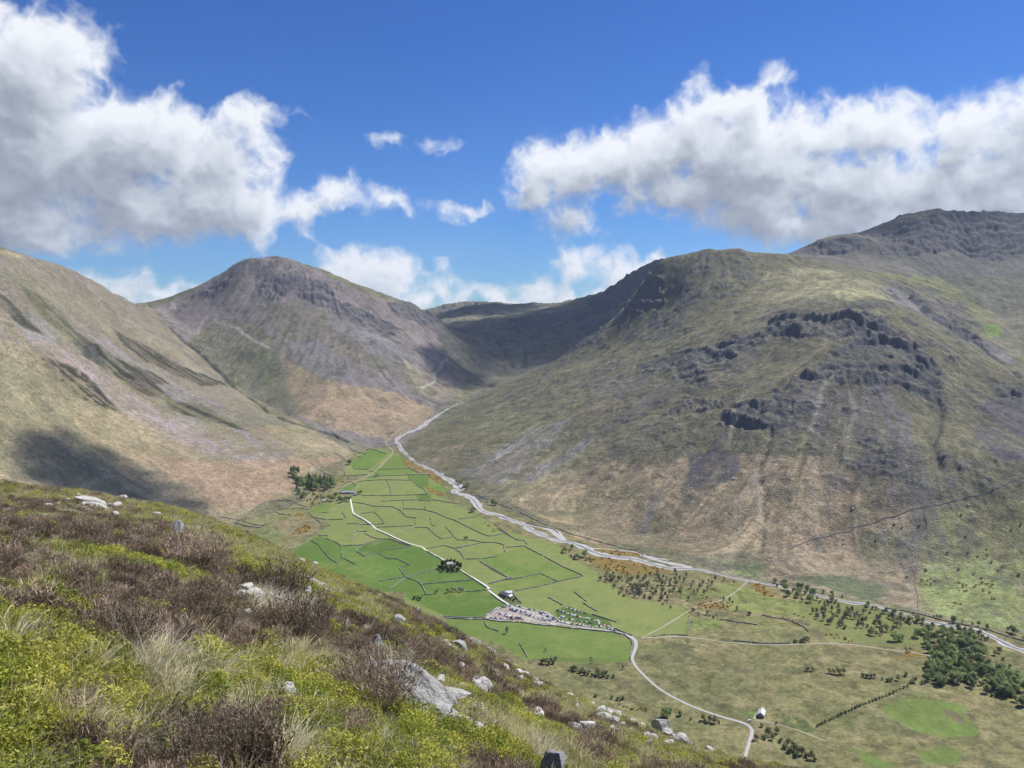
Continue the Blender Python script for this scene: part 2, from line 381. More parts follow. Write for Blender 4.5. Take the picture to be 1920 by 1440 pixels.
# ------------------------------------------------------------------ landform detail
def project(x, y, z):
    """world -> photo pixel"""
    dz = z - CAMZ
    fwd = y * CP - dz * SP; up = y * SP + dz * CP
    fwd = np.maximum(fwd, 1.0)
    return 960 + F * x / fwd, 720 - F * up / fwd
PXG, PYG = project(GXX, GYY, Hb)
WB1 = fbm(GXX, GYY, 90, 4, 3, .6); WB2 = fbm(GXX + 900, GYY, 90, 4, 9, .6)
def area(poly, y0=0, y1=1e5, rag=10, soft=1):
    """soft ragged mask on the grid of the ground seen inside a traced outline"""
    P = np.array(poly, float)
    rx = PXG + WB1 * rag; ry = PYG + WB2 * rag * .6
    m = inpoly(rx, ry, P) & (GYY > y0) & (GYY < y1)
    return blur(m.astype(np.float32), soft)
CRAGS = [
 ([(1430,600),(1500,592),(1600,585),(1665,600),(1650,640),(1560,632),(1490,640),(1440,625)], 2200, 3000),
 ([(1188,690),(1230,672),(1330,655),(1420,625),(1440,640),(1380,665),(1330,690),(1250,700),(1195,705)], 2200, 3200),
 ([(1484,712),(1530,690),(1570,650),(1640,618),(1700,625),(1730,650),(1765,700),(1775,760),(1720,745),(1660,725),(1590,720),(1500,716)], 1900, 2800),
 ([(1345,795),(1360,760),(1420,752),(1480,768),(1475,800),(1400,812)], 1900, 2500),
 ([(1850,712),(1925,722),(1925,765),(1880,768)], 1800, 2500),
 ([(1270,700),(1300,688),(1340,695),(1330,720),(1280,715)], 2000, 2900),
 ([(1215,515),(1245,520),(1250,570),(1200,592),(1140,612),(1160,580)], 3000, 3900),
 ([(484,540),(505,514),(545,518),(607,528),(635,565),(690,583),(715,595),(757,622),(735,635),(690,622),(635,595),(600,573),(567,563),(548,545),(513,572),(490,560)], 3700, 4500),
 ([(428,512),(465,488),(515,482),(555,492),(575,505),(520,500),(470,512),(430,528)], 3900, 4600),
 ([(727,566),(770,572),(830,602),(800,614),(750,592)], 3900, 4700),
 ([(350,560),(420,525),(440,530),(400,560)], 3800, 4600),
 ([(1655,445),(1690,410),(1760,400),(1930,405),(1930,482),(1840,492),(1790,470),(1720,482),(1640,478)], 3500, 4600),
 ([(1500,475),(1530,448),(1600,440),(1640,450),(1600,480)], 3600, 4600),
 ([(1700,550),(1760,590),(1830,630),(1880,660),(1860,690),(1800,640),(1740,600)], 2700, 3600),
 ([(135,640),(170,645),(205,672),(200,692),(165,670)], 1800, 3500),
 ([(1100,560),(1240,490),(1230,520),(1150,590),(1110,600)], 4800, 6500),
 ([(835,605),(900,600),(960,600),(1060,592),(1180,540),(1110,630),(1040,650),(1000,680),(940,650),(880,640)], 4200, 6500),
 ([(800,590),(840,572),(930,568),(960,580),(880,590)], 5500, 8500),
]
crag = np.zeros_like(Hb)
for P, a, b in CRAGS:
    m_ = area(P, a, b, 12, 1)
    if P[0] == (835, 605): m_ = m_ * sstep(fbm(GXX, GYY, 260, 4, 29, .6), -.05, .2) * .8
    if P[0] == (428, 512): m_ = m_ * .45
    crag = np.maximum(crag, m_)
# scattered small outcrops on the upper slopes
sc_n = fbm(GXX, GYY, 70, 3, 31, .6) + .35 * fbm(GXX, GYY, 500, 2, 77)
lingm = ((PXG > 900) & (GYY < 3700)).astype(float)
scat = sstep(sc_n, .42, .62) * sstep(SLOPE, .35, .6) * sstep(Hb, 110, 260) * (.35 + .65 * lingm) * (1 - ((PXG < 700) & (GYY < 3400)))
knob = sstep(fbm(GXX + GYY * .5, GYY, 42, 3, 131, .62) + .35 * fbm(GXX, GYY, 300, 2, 133), .26, .40) * lingm * sstep(Hb, 60, 200) * sstep(SLOPE, .3, .5)
crag_all = np.clip(np.maximum(np.maximum(crag, scat * .9), knob * .95), 0, 1)
a_sl = slope_ok * sstep(SLOPE, .08, .5)
farm = sstep(GYY, 1000, 1500)
H = Hb + a_sl * (ST2 * 1.5 * (1 + .8 * fbm(GXX, GYY, 300, 2, 91)) + ST1 * .6)
H += a_sl * fbm(GXX, GYY, 420, 4, 5, .55, True) * 9
H += a_sl * fbm(GXX, GYY, 90, 3, 15, .6) * 4.0
H += a_sl * (.4 + .9 * lingm) * fbm(GXX + .4 * GYY, GYY, 55, 3, 16, .6, True) * 3.2
farhill = sstep(GYY, 4600, 5600)
H += sstep(GYY, 3900, 4700) * (fbm(GXX, GYY, 420, 6, 45, .6, True) * 34 + fbm(GXX, GYY, 130, 4, 46, .65) * 12)
# craggy steps and ribs
wob = fbm(GXX, GYY, 240, 5, 51, .55) * 80 + fbm(GXX, GYY, 85, 4, 53, .6) * 26 + ST2 * 3
stp = 50.0
q = (Hb + wob) / stp; fr = q - np.floor(q)
terr = (np.floor(q) + sstep(fr, .34, .60)) * stp - (Hb + wob)
csl = np.maximum(sstep(SLOPE, .28, .6), sstep(GYY, 3500, 3900) * .9)
q3 = (Hb + wob * .7 + 300) / 21.0; f3 = q3 - np.floor(q3); terr = terr * .72 + ((np.floor(q3) + sstep(f3, .3, .6)) * 21.0 - (Hb + wob * .7 + 300)) * .6
H += crag * csl * (terr * (1 - .45 * sstep(GYY, 3500, 3900)) * np.clip(.75 + .9 * fbm(GXX, GYY, 190, 2, 58), 0, 1.2) + ST2 * 4.0 * (.6 + fbm(GXX, GYY, 200, 2, 92)) + ST1 * 1.6 + fbm(GXX, GYY, 95, 5, 61, .75) * 18)
sm = np.maximum(scat, knob)
stp2 = 11.0
q = (Hb + wob * .6) / stp2; fr = q - np.floor(q)
terr2 = (np.floor(q) + sstep(fr, .35, .65)) * stp2 - (Hb + wob * .6)
H += sm * csl * (1 - crag) * (terr2 * .9 + ST1 * 1.0 + fbm(GXX, GYY, 44, 4, 71, .72) * 8.0 + 3.0)

def dist_line(pts_, X, Y):
    d = np.full(X.shape, 1e9)
    for (x0, y0), (x1, y1) in zip(pts_[:-1], pts_[1:]):
        vx, vy = x1 - x0, y1 - y0; L = vx * vx + vy * vy + 1e-9
        t = np.clip(((X - x0) * vx + (Y - y0) * vy) / L, 0, 1)
        d = np.minimum(d, np.hypot(X - x0 - t * vx, Y - y0 - t * vy))
    return d
_ys = np.arange(600., 8500., 3.)
def ground0(px, py, HH=None, ymin=700.):
    dx, dz = ray(px, py)
    ys = _ys[_ys >= ymin]
    zz = bil(HH if HH is not None else Hb, dx * ys, ys)
    zr = CAMZ + dz * ys
    k = np.argmax(zr <= zz)
    if zr[k] > zz[k]: return None
    if k == 0: return float(dx * ys[0]), float(ys[0])
    a = zr[k - 1] - zz[k - 1]; b = zz[k] - zr[k]; t = a / (a + b + 1e-9)
    y = ys[k - 1] + 3 * t
    return float(dx * y), float(y)
GULLIES = [([(1490,706),(1470,735),(1455,770),(1440,845),(1426,880),(1432,960),(1425,1040)], 5, 6),
 ([(1745,690),(1758,740),(1763,780),(1750,828),(1762,880)], 9, 8),
 ([(1700,546),(1760,598),(1820,640),(1880,684),(1912,706)], 22, 16),
 ([(300,600),(365,657),(400,690),(430,722),(470,748),(500,768),(530,786),(600,807),(650,828)], 14, 11),
 ([(222,575),(260,610),(310,640),(380,690),(450,735),(500,755)], 6, 10),
 ([(982,660),(981,690)], 14, 14), ([(1590,700),(1545,790),(1530,900)], 4, 7), ([(1310,920),(1240,1010)], 3, 9),
 ([(1260,930),(1180,1000)], 3, 7), ([(1180,880),(1050,930)], 4, 9), ([(1000,640),(960,660)], 9, 12), ([(880,620),(930,640),(960,690)], 9, 14)]
gul = np.zeros_like(H)
for P, dep, wid in GULLIES:
    W_ = [ground0(*p) for p in P]; W_ = [w for w in W_ if w]
    if len(W_) < 2: continue
    d = dist_line(W_, GXX + WB1 * 16, GYY + WB2 * 16)
    m = np.exp(-(d / wid) ** 2); H -= m * dep; gul = np.maximum(gul, m * min(1, dep / 14))

# our own hillside under the camera joins the valley
ZF = zfore(GXX, GYY)
hk = 60.0
H = np.where(ZF > H - hk, np.maximum(H, ZF) + 0, H)
HG = H

def hgt(x, y): return bil(HG, np.asarray(x, float), np.asarray(y, float))
def ground(px, py, ymin=700.): return ground0(px, py, HG, ymin)
NC, NR = 1500, 1350
tcol = np.r_[np.linspace(-1.25, -.72, 130)[:-1], np.linspace(-.72, .72, NC - 260), np.linspace(.72, 1.25, 131)[1:]]
ly = np.linspace(0, 1, NR)
yrow = np.exp(np.interp(ly, [0, .1, .9, 1], np.log([620., 880., 5200., 9400.])))
TX, YY = np.meshgrid(tcol, yrow); XX = TX * YY
ZZ = hgt(XX, YY)
fm_v = bil(fmask, XX, YY); cr_v = bil(crag_all, XX, YY)
# finest relief straight on the vertices
ZZ = ZZ + (1 - fm_v) * (fbm(XX, YY, 26, 4, 201, .62) * 2.2 + cr_v * fbm(XX, YY, 14, 2, 211, .6, True) * 2.6) + fm_v * fbm(XX, YY, 60, 2, 221) * .25
# ------------------------------------------------------------------ ground tints (albedo) from what grows or lies there
FR = {'A': (520, 780, 4.3636), 'B': (760, 960, 4.0), 'C': (1160, 980, 2.5263), 'D': (1120, 1020, 4.8), 'E': (1500, 1080, 4.5714),
      'F': (860, 880, 4.8), 'G': (380, 860, 6.4), 'L': (1280, 700, 3.0), 'K': (400, 460, 3.0), 'P': (0, 0, 1.0),
      'J': (0, 460, 3.0), 'M': (800, 440, 3.0), 'N': (1280, 380, 3.0), 'H': (860, 1080, 5.0526), 'Q': (960, 1140, 3.4286)}
def tr(s):
    t, *r = s.split(); ox, oy, k = FR[t]
    return [(ox + float(a) / k, oy + float(b) / k) for a, b in (p.split(',') for p in r)]
c_ = lambda *v: np.array(v, np.float32)
OLIVE = c_(.130, .128, .066); TAN = c_(.295, .240, .140); PINK = c_(.245, .180, .118); SCREE = c_(.155, .146, .150); GREYB = c_(.150, .135, .115)
ROCK = c_(.082, .083, .088); HEATH = c_(.034, .034, .022); PALEG = c_(.205, .19, .105); GREEN = c_(.095, .125, .038); LIGHTG = c_(.175, .215, .060)
BRACK = c_(.285, .215, .130); PURP = c_(.088, .082, .088)
def lerp(C, col, m): return C + (col - C) * m[..., None]
n1 = fbm(GXX, GYY, 260, 5, 301, .6); n2 = fbm(GXX, GYY, 60, 4, 311, .65); n3 = fbm(GXX, GYY, 700, 3, 321, .5)
strk = np.clip(ST2 * .22 + .27 * ST1 + .22 * n2, -1, 1)
C = np.zeros(H.shape + (3,), np.float32) + OLIVE
C = lerp(C, GREYB, sstep(n1 + strk * .8, -.1, .5) * .7)
ZONES = [
 # Kirk Fell side
 ("P -200,300 0,470 160,510 280,575 380,650 520,765 660,850 560,900 420,990 -200,1000", 0, 4200, 6, TAN, .75, 0),
 ("P -50,470 160,505 300,590 420,700 560,800 420,800 230,700 100,610 -50,560", 0, 4300, 14, GREYB, .85, .3),
 ("P -50,560 90,600 200,640 330,720 480,800 560,860 500,880 380,850 260,790 120,700 60,670 -50,600", 0, 3600, 14, SCREE * 1.18, .85, .55),
 ("P 70,640 160,660 300,740 420,840 500,880 430,880 320,840 210,760 100,700", 0, 3600, 12, c_(.25, .19, .17), .6, .5),
 ("P 0,480 100,530 220,590 330,650 420,740 360,710 260,660 140,590 60,560", 0, 4300, 16, PALEG, .45, .6),
 ("P -100,640 0,650 60,700 130,780 200,850 250,930 100,900 -100,880", 0, 3000, 12, PALEG * .9, .65, 0),
 ("P 380,870 500,860 640,860 560,890 545,930 430,960 330,900 250,850", 0, 3000, 10, c_(.30, .205, .135), .7, 0),
 ("P 300,575 370,590 430,640 500,740 540,790 480,760 420,720 360,660 300,610", 2800, 4400, 8, PALEG * .85, .7, .2),
 ("J 230,640 330,660 430,690 560,800 640,900 700,960 600,920 480,880 400,830 300,770 250,700", 0, 3600, 9, HEATH, .95, .45),
 ("J 410,480 520,540 640,620 760,680 900,740 960,790 860,780 700,730 600,680 480,600", 0, 3800, 9, HEATH * 1.4, .95, .38),
 ("J 640,660 760,720 900,800 960,880 860,860 740,800 640,720", 0, 3600, 8, HEATH, .95, .35),
 ("J 650,480 820,560 1000,660 1200,760 1300,800 1150,790 960,720 800,640 680,560", 0, 4000, 9, HEATH * 1.3, .95, .42),
 ("J 930,870 1100,900 1250,960 1340,1010 1400,1050 1250,1010 1100,960 960,920", 0, 3600, 8, HEATH * 1.2, .9, .42),
 ("J 0,290 120,370 250,510 180,490 60,420 0,350", 0, 3600, 8, HEATH * 1.6, .85, .4),
 ("J 120,230 250,300 400,450 560,620 620,680 540,640 420,540 300,450 180,340", 0, 3600, 9, c_(.085, .085, .045), .8, .4),
 # Great Gable
 ("P 285,578 370,540 440,500 515,480 600,510 730,565 850,610 880,700 840,760 760,830 690,840 600,808 520,770 430,715 350,650", 2700, 5000, 6, c_(.17, .145, .135), .95, 0),
 ("P 350,640 400,600 470,600 520,640 530,720 560,790 600,806 520,780 430,720", 2800, 4300, 12, c_(.125, .13, .068), .8, .25),
 ("P 500,590 560,560 640,600 720,680 700,700 600,640 540,650", 2800, 4400, 14, OLIVE, .6, .4),
 ("K 440,540 640,560 800,690 1120,800 1120,830 900,840 700,760 520,690 450,620", 2800, 4400, 12, SCREE, .8, .5),
 ("K 620,400 900,480 1200,600 1330,690 1100,680 900,620 700,500", 3200, 4600, 12, SCREE * 1.1, .75, .3),
 ("K 380,620 480,690 640,770 800,800 1000,830 1240,930 1200,1000 1000,1090 700,1040 480,960 440,850", 2700, 4200, 8, c_(.275, .205, .12), .85, .12),
 ("K 1080,640 1250,730 1400,830 1450,870 1200,860 1110,760", 2900, 4400, 10, c_(.235, .20, .12), .6, .3),
 ("K 340,580 470,880 560,960 440,960 350,900 260,780 200,640", 2800, 4200, 7, GREEN * 1.1, .35, .3),
 # valley head
 ("P 820,600 1060,600 1150,590 1100,660 960,720 860,760 830,690", 3900, 6500, 20, c_(.13, .128, .095), .8, 0),
 ("P 800,570 1060,570 1050,600 820,600", 5500, 9000, 30, c_(.17, .165, .105), .8, 0),
 # Lingmell
 ("P 760,830 870,765 1000,700 1145,605 1240,490 1400,465 1660,500 1800,640 1960,740 1960,1150 1500,1110 1100,1020 880,930", 1200, 4000, 6, c_(.125, .118, .068), 1, 0),
 ("P 860,800 1000,720 1140,640 1250,560 1300,500 1500,490 1660,530 1640,570 1500,590 1350,640 1150,740 960,840", 1800, 4000, 16, OLIVE * 1.05, .7, .25),
 ("P 1380,560 1440,515 1520,500 1650,530 1690,570 1580,562 1480,578", 2400, 3600, 12, c_(.235, .215, .115), .8, .1),
 ("P 1250,590 1400,560 1660,580 1720,630 1640,600 1430,600 1300,650", 2200, 3600, 14, PALEG * .75, .6, .2),
 ("P 1000,900 1150,870 1350,850 1560,860 1640,930 1500,1030 1300,1040 1100,1010 960,940", 1500, 2800, 14, BRACK, .75, .3),
 ("P 900,870 1100,830 1100,900 960,940", 1800, 2800, 12, PALEG * .8, .5, .5),
 ("P 1540,880 1700,900 1720,1040 1560,1060 1450,1040", 1500, 2800, 14, PINK * .8, .5, .3),
 ("L 30,470 200,420 330,480 330,560 150,660 20,640", 1500, 2400, 9, PURP, .8, .35),
 ("L 600,20 800,60 1250,60 1300,400 1250,600 900,660 780,620 800,400 640,300", 1500, 2800, 14, PURP * 1.12, .75, .5),
 ("L 560,100 700,60 760,130 640,330 480,520 440,440", 1500, 2800, 9, c_(.125, .115, .085), .7, .4),
 ("L 1640,320 1720,150 1930,180 1930,490 1800,500 1680,440", 1500, 2800, 9, PURP, .85, .3),
 ("L 1580,480 1720,500 1700,540 1600,530", 1500, 2800, 8, PURP, .7, .3),
 ("P 1195,1000 1230,930 1250,900 1230,960 1205,1010", 1500, 2800, 5, SCREE * .9, .9, .1),
 ("M 200,1310 400,1200 560,1100 800,1040 700,1180 560,1300 420,1400 260,1400", 1800, 3200, 12, SCREE * 1.05, .75, .5),
 ("M 560,1330 760,1240 960,1120 900,1200 720,1330 560,1420", 1800, 3200, 9, SCREE * 1.1, .7, .4),
 ("M 900,850 1100,780 1300,840 1500,860 1300,1000 1000,900", 1800, 3200, 12, c_(.13, .11, .095), .6, .4),
 ("M 840,1000 1000,940 1120,970 1040,1030 900,1060", 1800, 3200, 10, PINK * .85, .5, .3),
 ("M 40,1220 200,1180 240,1200 120,1270 40,1290", 1800, 3300, 8, PINK, .5, .2),
 ("N 1130,470 1250,510 1500,680 1750,810 1900,920 1800,900 1550,760 1300,620 1180,560", 2100, 3200, 6, SCREE * 1.05, .9, .1),
 ("N 1200,300 1400,300 1920,420 1920,900 1820,900 1700,700 1500,560 1250,430", 2700, 4200, 18, c_(.125, .13, .095), .8, .1),
 ("N 1000,330 1250,330 1500,450 1640,560 1780,650 1790,760 1690,700 1560,580 1300,470 1050,400", 2500, 4000, 9, c_(.165, .175, .062), .8, .1),
 ("N 1690,680 1790,690 1790,760 1700,740", 2300, 4000, 5, c_(.13, .21, .03), .9, 0),
 ("P 1480,440 1930,395 1930,520 1700,520 1480,490", 3500, 4700, 16, c_(.115, .108, .105), .8, .1),
 # gentle ground right of the beck
 ("L 1330,830 1500,780 1930,700 1930,1440 1700,1430 1330,1330", 1100, 2000, 10, c_(.15, .15, .062), .75, .05),
 ("L 1390,1050 1930,1060 1930,1440 1700,1430 1400,1340 1340,1200", 1100, 1800, 8, c_(.165, .195, .068), .75, 0),
 ("L 440,960 800,930 1300,780 1330,1320 1100,1300 900,1240 500,1160", 1100, 2000, 10, c_(.20, .155, .100), .7, .05),
 ("L 980,900 1300,850 1300,1050 1000,1060", 1100, 2000, 12, c_(.135, .145, .075), .6, 0),
 ("L 260,1060 440,1080 440,1160 300,1130", 1100, 2000, 5, GREEN * 1.2, .7, 0),
 ("L 620,1150 900,1140 1150,1200 1100,1290 900,1230", 1100, 2000, 6, c_(.095, .12, .06), .6, 0),
 ("F 200,280 420,360 600,460 800,520 1200,640 1400,700 1200,690 900,600 560,480 300,400 190,340", 1100, 2600, 4, c_(.30, .195, .125), .8, 0),
]
for s, y0, y1, rag, col, st, sk in ZONES:
    m = area(tr(s), y0, y1, rag, 1)
    if sk: m = m * (1 - min(1, sk * 1.5) * (1 - sstep(strk + .25 * n2, -.10 + .16 * sk, .06 + .16 * sk)))
    C = lerp(C, np.asarray(col, np.float32), m * st)
C *= (1 + .26 * strk + .24 * n2 + .10 * n3)[..., None]
C = lerp(C, c_(.06, .06, .048), sstep(fbm(GXX, GYY, 45, 4, 351, .65) + .5 * strk, .22, .42) * .62 * slope_ok * (1 - .75 * ((PXG < 700) & (GYY < 3400))))
C = lerp(C, PALEG * 1.0, sstep(fbm(GXX, GYY, 80, 4, 352, .65) - .4 * strk, .30, .55) * .35 * slope_ok)
C = lerp(C, GREEN * .9, sstep(n1, .2, .6) * .28 * slope_ok)
lowl = lingm * slope_ok * (GYY < 3300)
C *= (1 + lowl * (.12 + .30 * np.clip(ST1 * .5 + ST2 * .35, -1, 1)))[..., None]
C = lerp(C, PURP * 1.15, lowl * sstep(ST2 + .8 * ST1 + 1.2 * n1, .9, 1.8) * sstep(SLOPE, .3, .5) * .6)
C = lerp(C, c_(.30, .25, .17), lowl * sstep(-ST2 - .8 * ST1 + .8 * n2, 1.0, 2.0) * .45)
# cliffs: bare rock with grass on the ledges
flat = 1 - sstep(np.hypot(*np.gradient(H, G)), .55, 1.05)
C = lerp(C, ROCK, np.clip(crag * .95 * (1 - .5 * flat) + .0, 0, 1))
C = lerp(C, ROCK * .95, sm * (1 - crag) * (1 - .35 * flat) * .95)
C = lerp(C, ROCK * .8, np.clip(gul * .55, 0, 1) * slope_ok)
# foot paths and pale streaks on the fells
for s, w, col in [("K 130,465 190,505 240,540 310,570", 3.5, c_(.4, .38, .33)), ("K 0,425 60,450 130,465", 3, c_(.28, .26, .2)),
                  ("K 1320,640 1280,680 1240,720 1250,760 1170,810", 4, c_(.34, .32, .25)), ("J 960,315 975,330 985,360", 5, c_(.3, .28, .22)),
                  ("L 430,470 410,560 400,600 420,700 440,800 460,850", 4, c_(.29, .25, .18)), ("L 720,490 740,560 710,640 735,700 720,800", 5, c_(.28, .225, .16)),
                  ("L 840,40 790,90 760,200 720,330", 5, c_(.27, .25, .18)), ("L 380,620 300,760 290,860", 4, c_(.27, .23, .16)), ("L 330,880 300,980 270,1050", 5, c_(.27, .23, .16)),
                  ("L 960,130 970,260 930,330 930,500", 4, c_(.26, .23, .17)), ("M 1700,1200 1730,1000 1800,900", 4, c_(.26, .24, .16))]:
    wp = [w_ for w_ in (ground0(*p, HH=Hb) for p in tr(s)) if w_]
    if len(wp) > 1:
        m = np.exp(-(dist_line(wp, GXX + WB1 * 5, GYY + WB2 * 5) / (w + 2)) ** 2); C = lerp(C, col, m * .8)
for s, y0, y1, rag, col, st, sk in ZONES:
    if float(np.mean(col)) < .094:
        m = area(tr(s), y0, y1, rag, 1); m = m * sstep(strk + .35 * n2, -.22 + .5 * (sk - .22), -.10 + .5 * (sk - .22)); C = lerp(C, np.asarray(col, np.float32), m * (.92 if float(np.mean(col)) < .06 else .72))
CG = C
def surf(x, y):
    x = np.asarray(x, float); y = np.asarray(y, float); f_ = bil(fmask, x, y); c0 = bil(crag_all, x, y)
    return hgt(x, y) + (1 - f_) * (fbm(x, y, 26, 4, 201, .62) * 2.2 + c0 * fbm(x, y, 14, 2, 211, .6, True) * 2.6) + f_ * fbm(x, y, 60, 2, 221) * .25
def at_grid(A, x, y):
    if A.ndim == 2: return bil(A, x, y)
    return np.stack([bil(A[..., k], x, y) for k in range(3)], -1)

# ---- valley floor, painted straight at the vertices so that field edges are crisp
def wpoly(s): return np.array([floor_pt(*p) for p in tr(s)])
CV = at_grid(CG, XX, YY)
v1 = fbm(XX, YY, 110, 5, 401, .6); v2 = fbm(XX, YY, 24, 4, 411, .65); v3 = fbm(XX, YY, 7, 2, 421, .6); v4 = fbm(XX, YY, 330, 3, 431)
FB = c_(.185, .178, .078)     # rough pasture
base = np.zeros_like(CV) + FB
base = lerp(base, c_(.235, .19, .11), sstep(v1 + .5 * v2, -.05, .45) * .8)
base = lerp(base, c_(.115, .125, .05), sstep(-v1 + .4 * v2, .1, .5) * .8)
base = lerp(base, c_(.10, .095, .055), sstep(fbm(XX, YY, 50, 4, 441, .6, True), .45, .75) * .5)
CV = CV * (1 - fm_v[..., None]) + base * fm_v[..., None]
LG, DG, MG = c_(.178, .214, .066), c_(.094, .158, .032), c_(.132, .188, .046)
OG = c_(.165, .185, .062)
FIELDS = [
 ("A 150,1085 265,1015 350,960 440,900 400,850 270,800 290,740 420,715 600,660 520,595 780,465 560,490 548,450 600,400 640,340 740,262 860,270 950,310 1010,320 1030,400 1080,430 1100,470 1250,482 1340,560 1390,620 1300,640 1470,720 1640,820 1780,890 1920,960 1920,1440 600,1440", LG, 3),
 ("B 0,0 560,30 690,120 900,180 1000,200 1160,260 1240,340 1330,390 1450,450 1460,510 1600,600 1700,660 1920,720 1920,850 1790,940 1690,930 1400,880 1100,830 800,700 0,800", LG, 3),
 ("D 0,340 120,350 300,500 450,510 560,530 760,560 830,620 810,810 500,835 400,840 310,820 0,760", LG, 3),
 ("A 140,1085 345,978 395,1003 525,1062 690,1056 830,1015 920,1005 990,1033 1080,1058 1190,1080 1380,1190 1490,1260 1600,1340 1720,1400 1760,1440 400,1440 100,1300", DG, 1),
 ("B 0,240 130,290 300,370 400,430 500,495 620,575 700,645 785,695 680,712 600,785 420,795 300,782 0,640", DG * 1.03, 1),
 ("A 525,1065 690,1058 640,1105 715,1150 820,1118 900,1170 1080,1222 1000,1240 1050,1320 920,1415 640,1280 640,1215 528,1160", DG * 1.12, 1),
 ("A 830,1015 920,1005 990,1033 1080,1060 910,1100 715,1150 650,1105 690,1060", DG * .88, 1),
 ("B 100,625 440,600 640,582 785,692 680,712 600,785 300,782", DG * .95, 1),
 ("B 130,545 520,508 600,570 440,598 155,620", DG * 1.0, 1), ("A 930,1100 1190,1080 1380,1190 1310,1250 1080,1222 980,1165", DG * .98, 1),
 ("B 300,790 600,806 1000,840 1560,898 1690,960 1700,1010 1680,1110 1400,1120 1100,1090 900,1110 640,960 300,900", MG, 1),
 ("B 1100,1090 1680,1100 1660,1130 1250,1135 1000,1100", MG * .85, 5),
 ("B 560,360 740,300 890,258 1330,480 1145,520 1010,465 780,500", c_(.125, .190, .042), 1),
 ("B 620,540 1005,465 1140,522 820,592 700,600", c_(.145, .195, .048), 1),
 ("A 590,395 740,262 900,308 870,350 740,440 630,430", DG * 1.15, 2), ("A 1075,485 1250,482 1230,570 1190,590 1140,560", DG * 1.02, 1),
 ("A 1150,645 1225,640 1255,640 1260,690 1150,690", DG, 1), ("A 525,592 615,550 645,570 600,612 530,612", DG * 1.1, 1),
 ("A 1230,570 1340,570 1390,620 1300,625 1240,600", DG * 1.3, 6), ("A 290,740 420,715 500,722 360,795 280,790", c_(.13, .19, .042), 2),
 ("A 820,440 960,436 1070,432 1160,470 870,490 740,500", c_(.13, .19, .042), 1), ("A 945,330 1010,322 1060,425 830,435 880,380", c_(.125, .185, .04), 1),
 ("B 1120,745 1210,700 1360,755 1530,812 1560,875 1400,850 1240,810 1140,790", c_(.075, .125, .030), 1),
 ("G 200,700 400,600 700,590 950,500 1250,560 1290,640 1200,680 1080,690 900,780 600,800", c_(.175, .175, .075), 8),
 ("G 620,900 780,820 950,870 960,970 1050,1080 900,1060", c_(.155, .18, .068), 8),
 ("G 880,760 1080,700 1300,720 1420,830 1300,900 1000,960 960,860", c_(.205, .175, .095), 16),
 ("D 1040,370 1240,350 1380,400 1560,470 1800,530 1880,600 1700,650 1480,620 1200,600 1130,500", LG, 6),
 ("D 850,660 1100,680 1130,780 980,760 830,800", LG * .95, 8), ("D 700,400 1040,380 1130,440 900,500 700,480", OG * .95, 10),
 ("D 1260,620 1560,670 1880,770 1900,850 1740,885 1220,855 1260,740 1110,690", c_(.175, .175, .075), 8),
 ("C 840,360 1100,380 1300,440 1500,520 1440,600 1000,560 960,500 850,440", OG * .95, 12),
 ("E 690,1135 780,1080 960,1045 1100,1050 1250,1080 1400,1110 1440,1160 1380,1190 1470,1240 1540,1350 1500,1380 1350,1370 1250,1390 1020,1340 900,1270 780,1210", c_(.135, .19, .048), 3),
 ("E 980,985 1110,1000 1100,1030 990,1020", c_(.13, .18, .05), 2), ("E 1220,1150 1330,1170 1440,1260 1380,1270 1290,1210", c_(.14, .12, .07), 4),
 ("C 1400,1090 1500,1055 1640,1080 1600,1150 1450,1140", c_(.135, .185, .05), 4), ("C 1090,1065 1200,1095 1330,1162 1180,1162", c_(.135, .185, .05), 4),
 ("C 570,905 640,890 650,925 600,930", c_(.10, .16, .035), 3), ("C 720,900 930,970 900,1010 760,945", c_(.10, .125, .045), 16),
 ("Q 780,230 1100,210 1230,300 1000,400 800,330", c_(.115, .12, .055), 18), ("Q 1000,480 1400,600 1560,700 1450,720 1200,620", c_(.115, .125, .05), 18),
]
PAINT = list(FIELDS)
for s, col, rag in PAINT:
    P = wpoly(s)
    m = inpoly(XX + v2 * rag, YY + v3 * rag * 1.2, P).astype(np.float32) * sstep(fm_v, 0, .25)
    CV = lerp(CV, np.asarray(col, np.float32), m * .95)
fieldy = np.clip(fm_v, 0, 1)
fld_v = np.zeros(XX.shape, np.float32)
for s, col, rag in FIELDS[:22]: fld_v = np.maximum(fld_v, inpoly(XX, YY, wpoly(s)).astype(np.float32))
for s, col, rag in FIELDS[-10:-4]: fld_v = np.maximum(fld_v, inpoly(XX, YY, wpoly(s)).astype(np.float32) * .7)
rgh = fm_v * (1 - fld_v)
CV *= (1 + .10 * v1 + .13 * v2 + .11 * v3 + rgh * (.22 * v2 + .20 * v3))[..., None]
CV = lerp(CV, c_(.075, .070, .035), sstep(fbm(XX, YY, 13, 3, 451, .65) + .4 * v1, .22, .5) * rgh * .5)
CV = lerp(CV, c_(.26, .22, .125), sstep(fbm(XX, YY, 16, 3, 461, .65) - .4 * v1, .25, .55) * rgh * .45)
CV = lerp(CV, c_(.085, .085, .045), sstep(fbm(XX, YY, 130, 4, 471, .55, True), .62, .78) * rgh * .5)
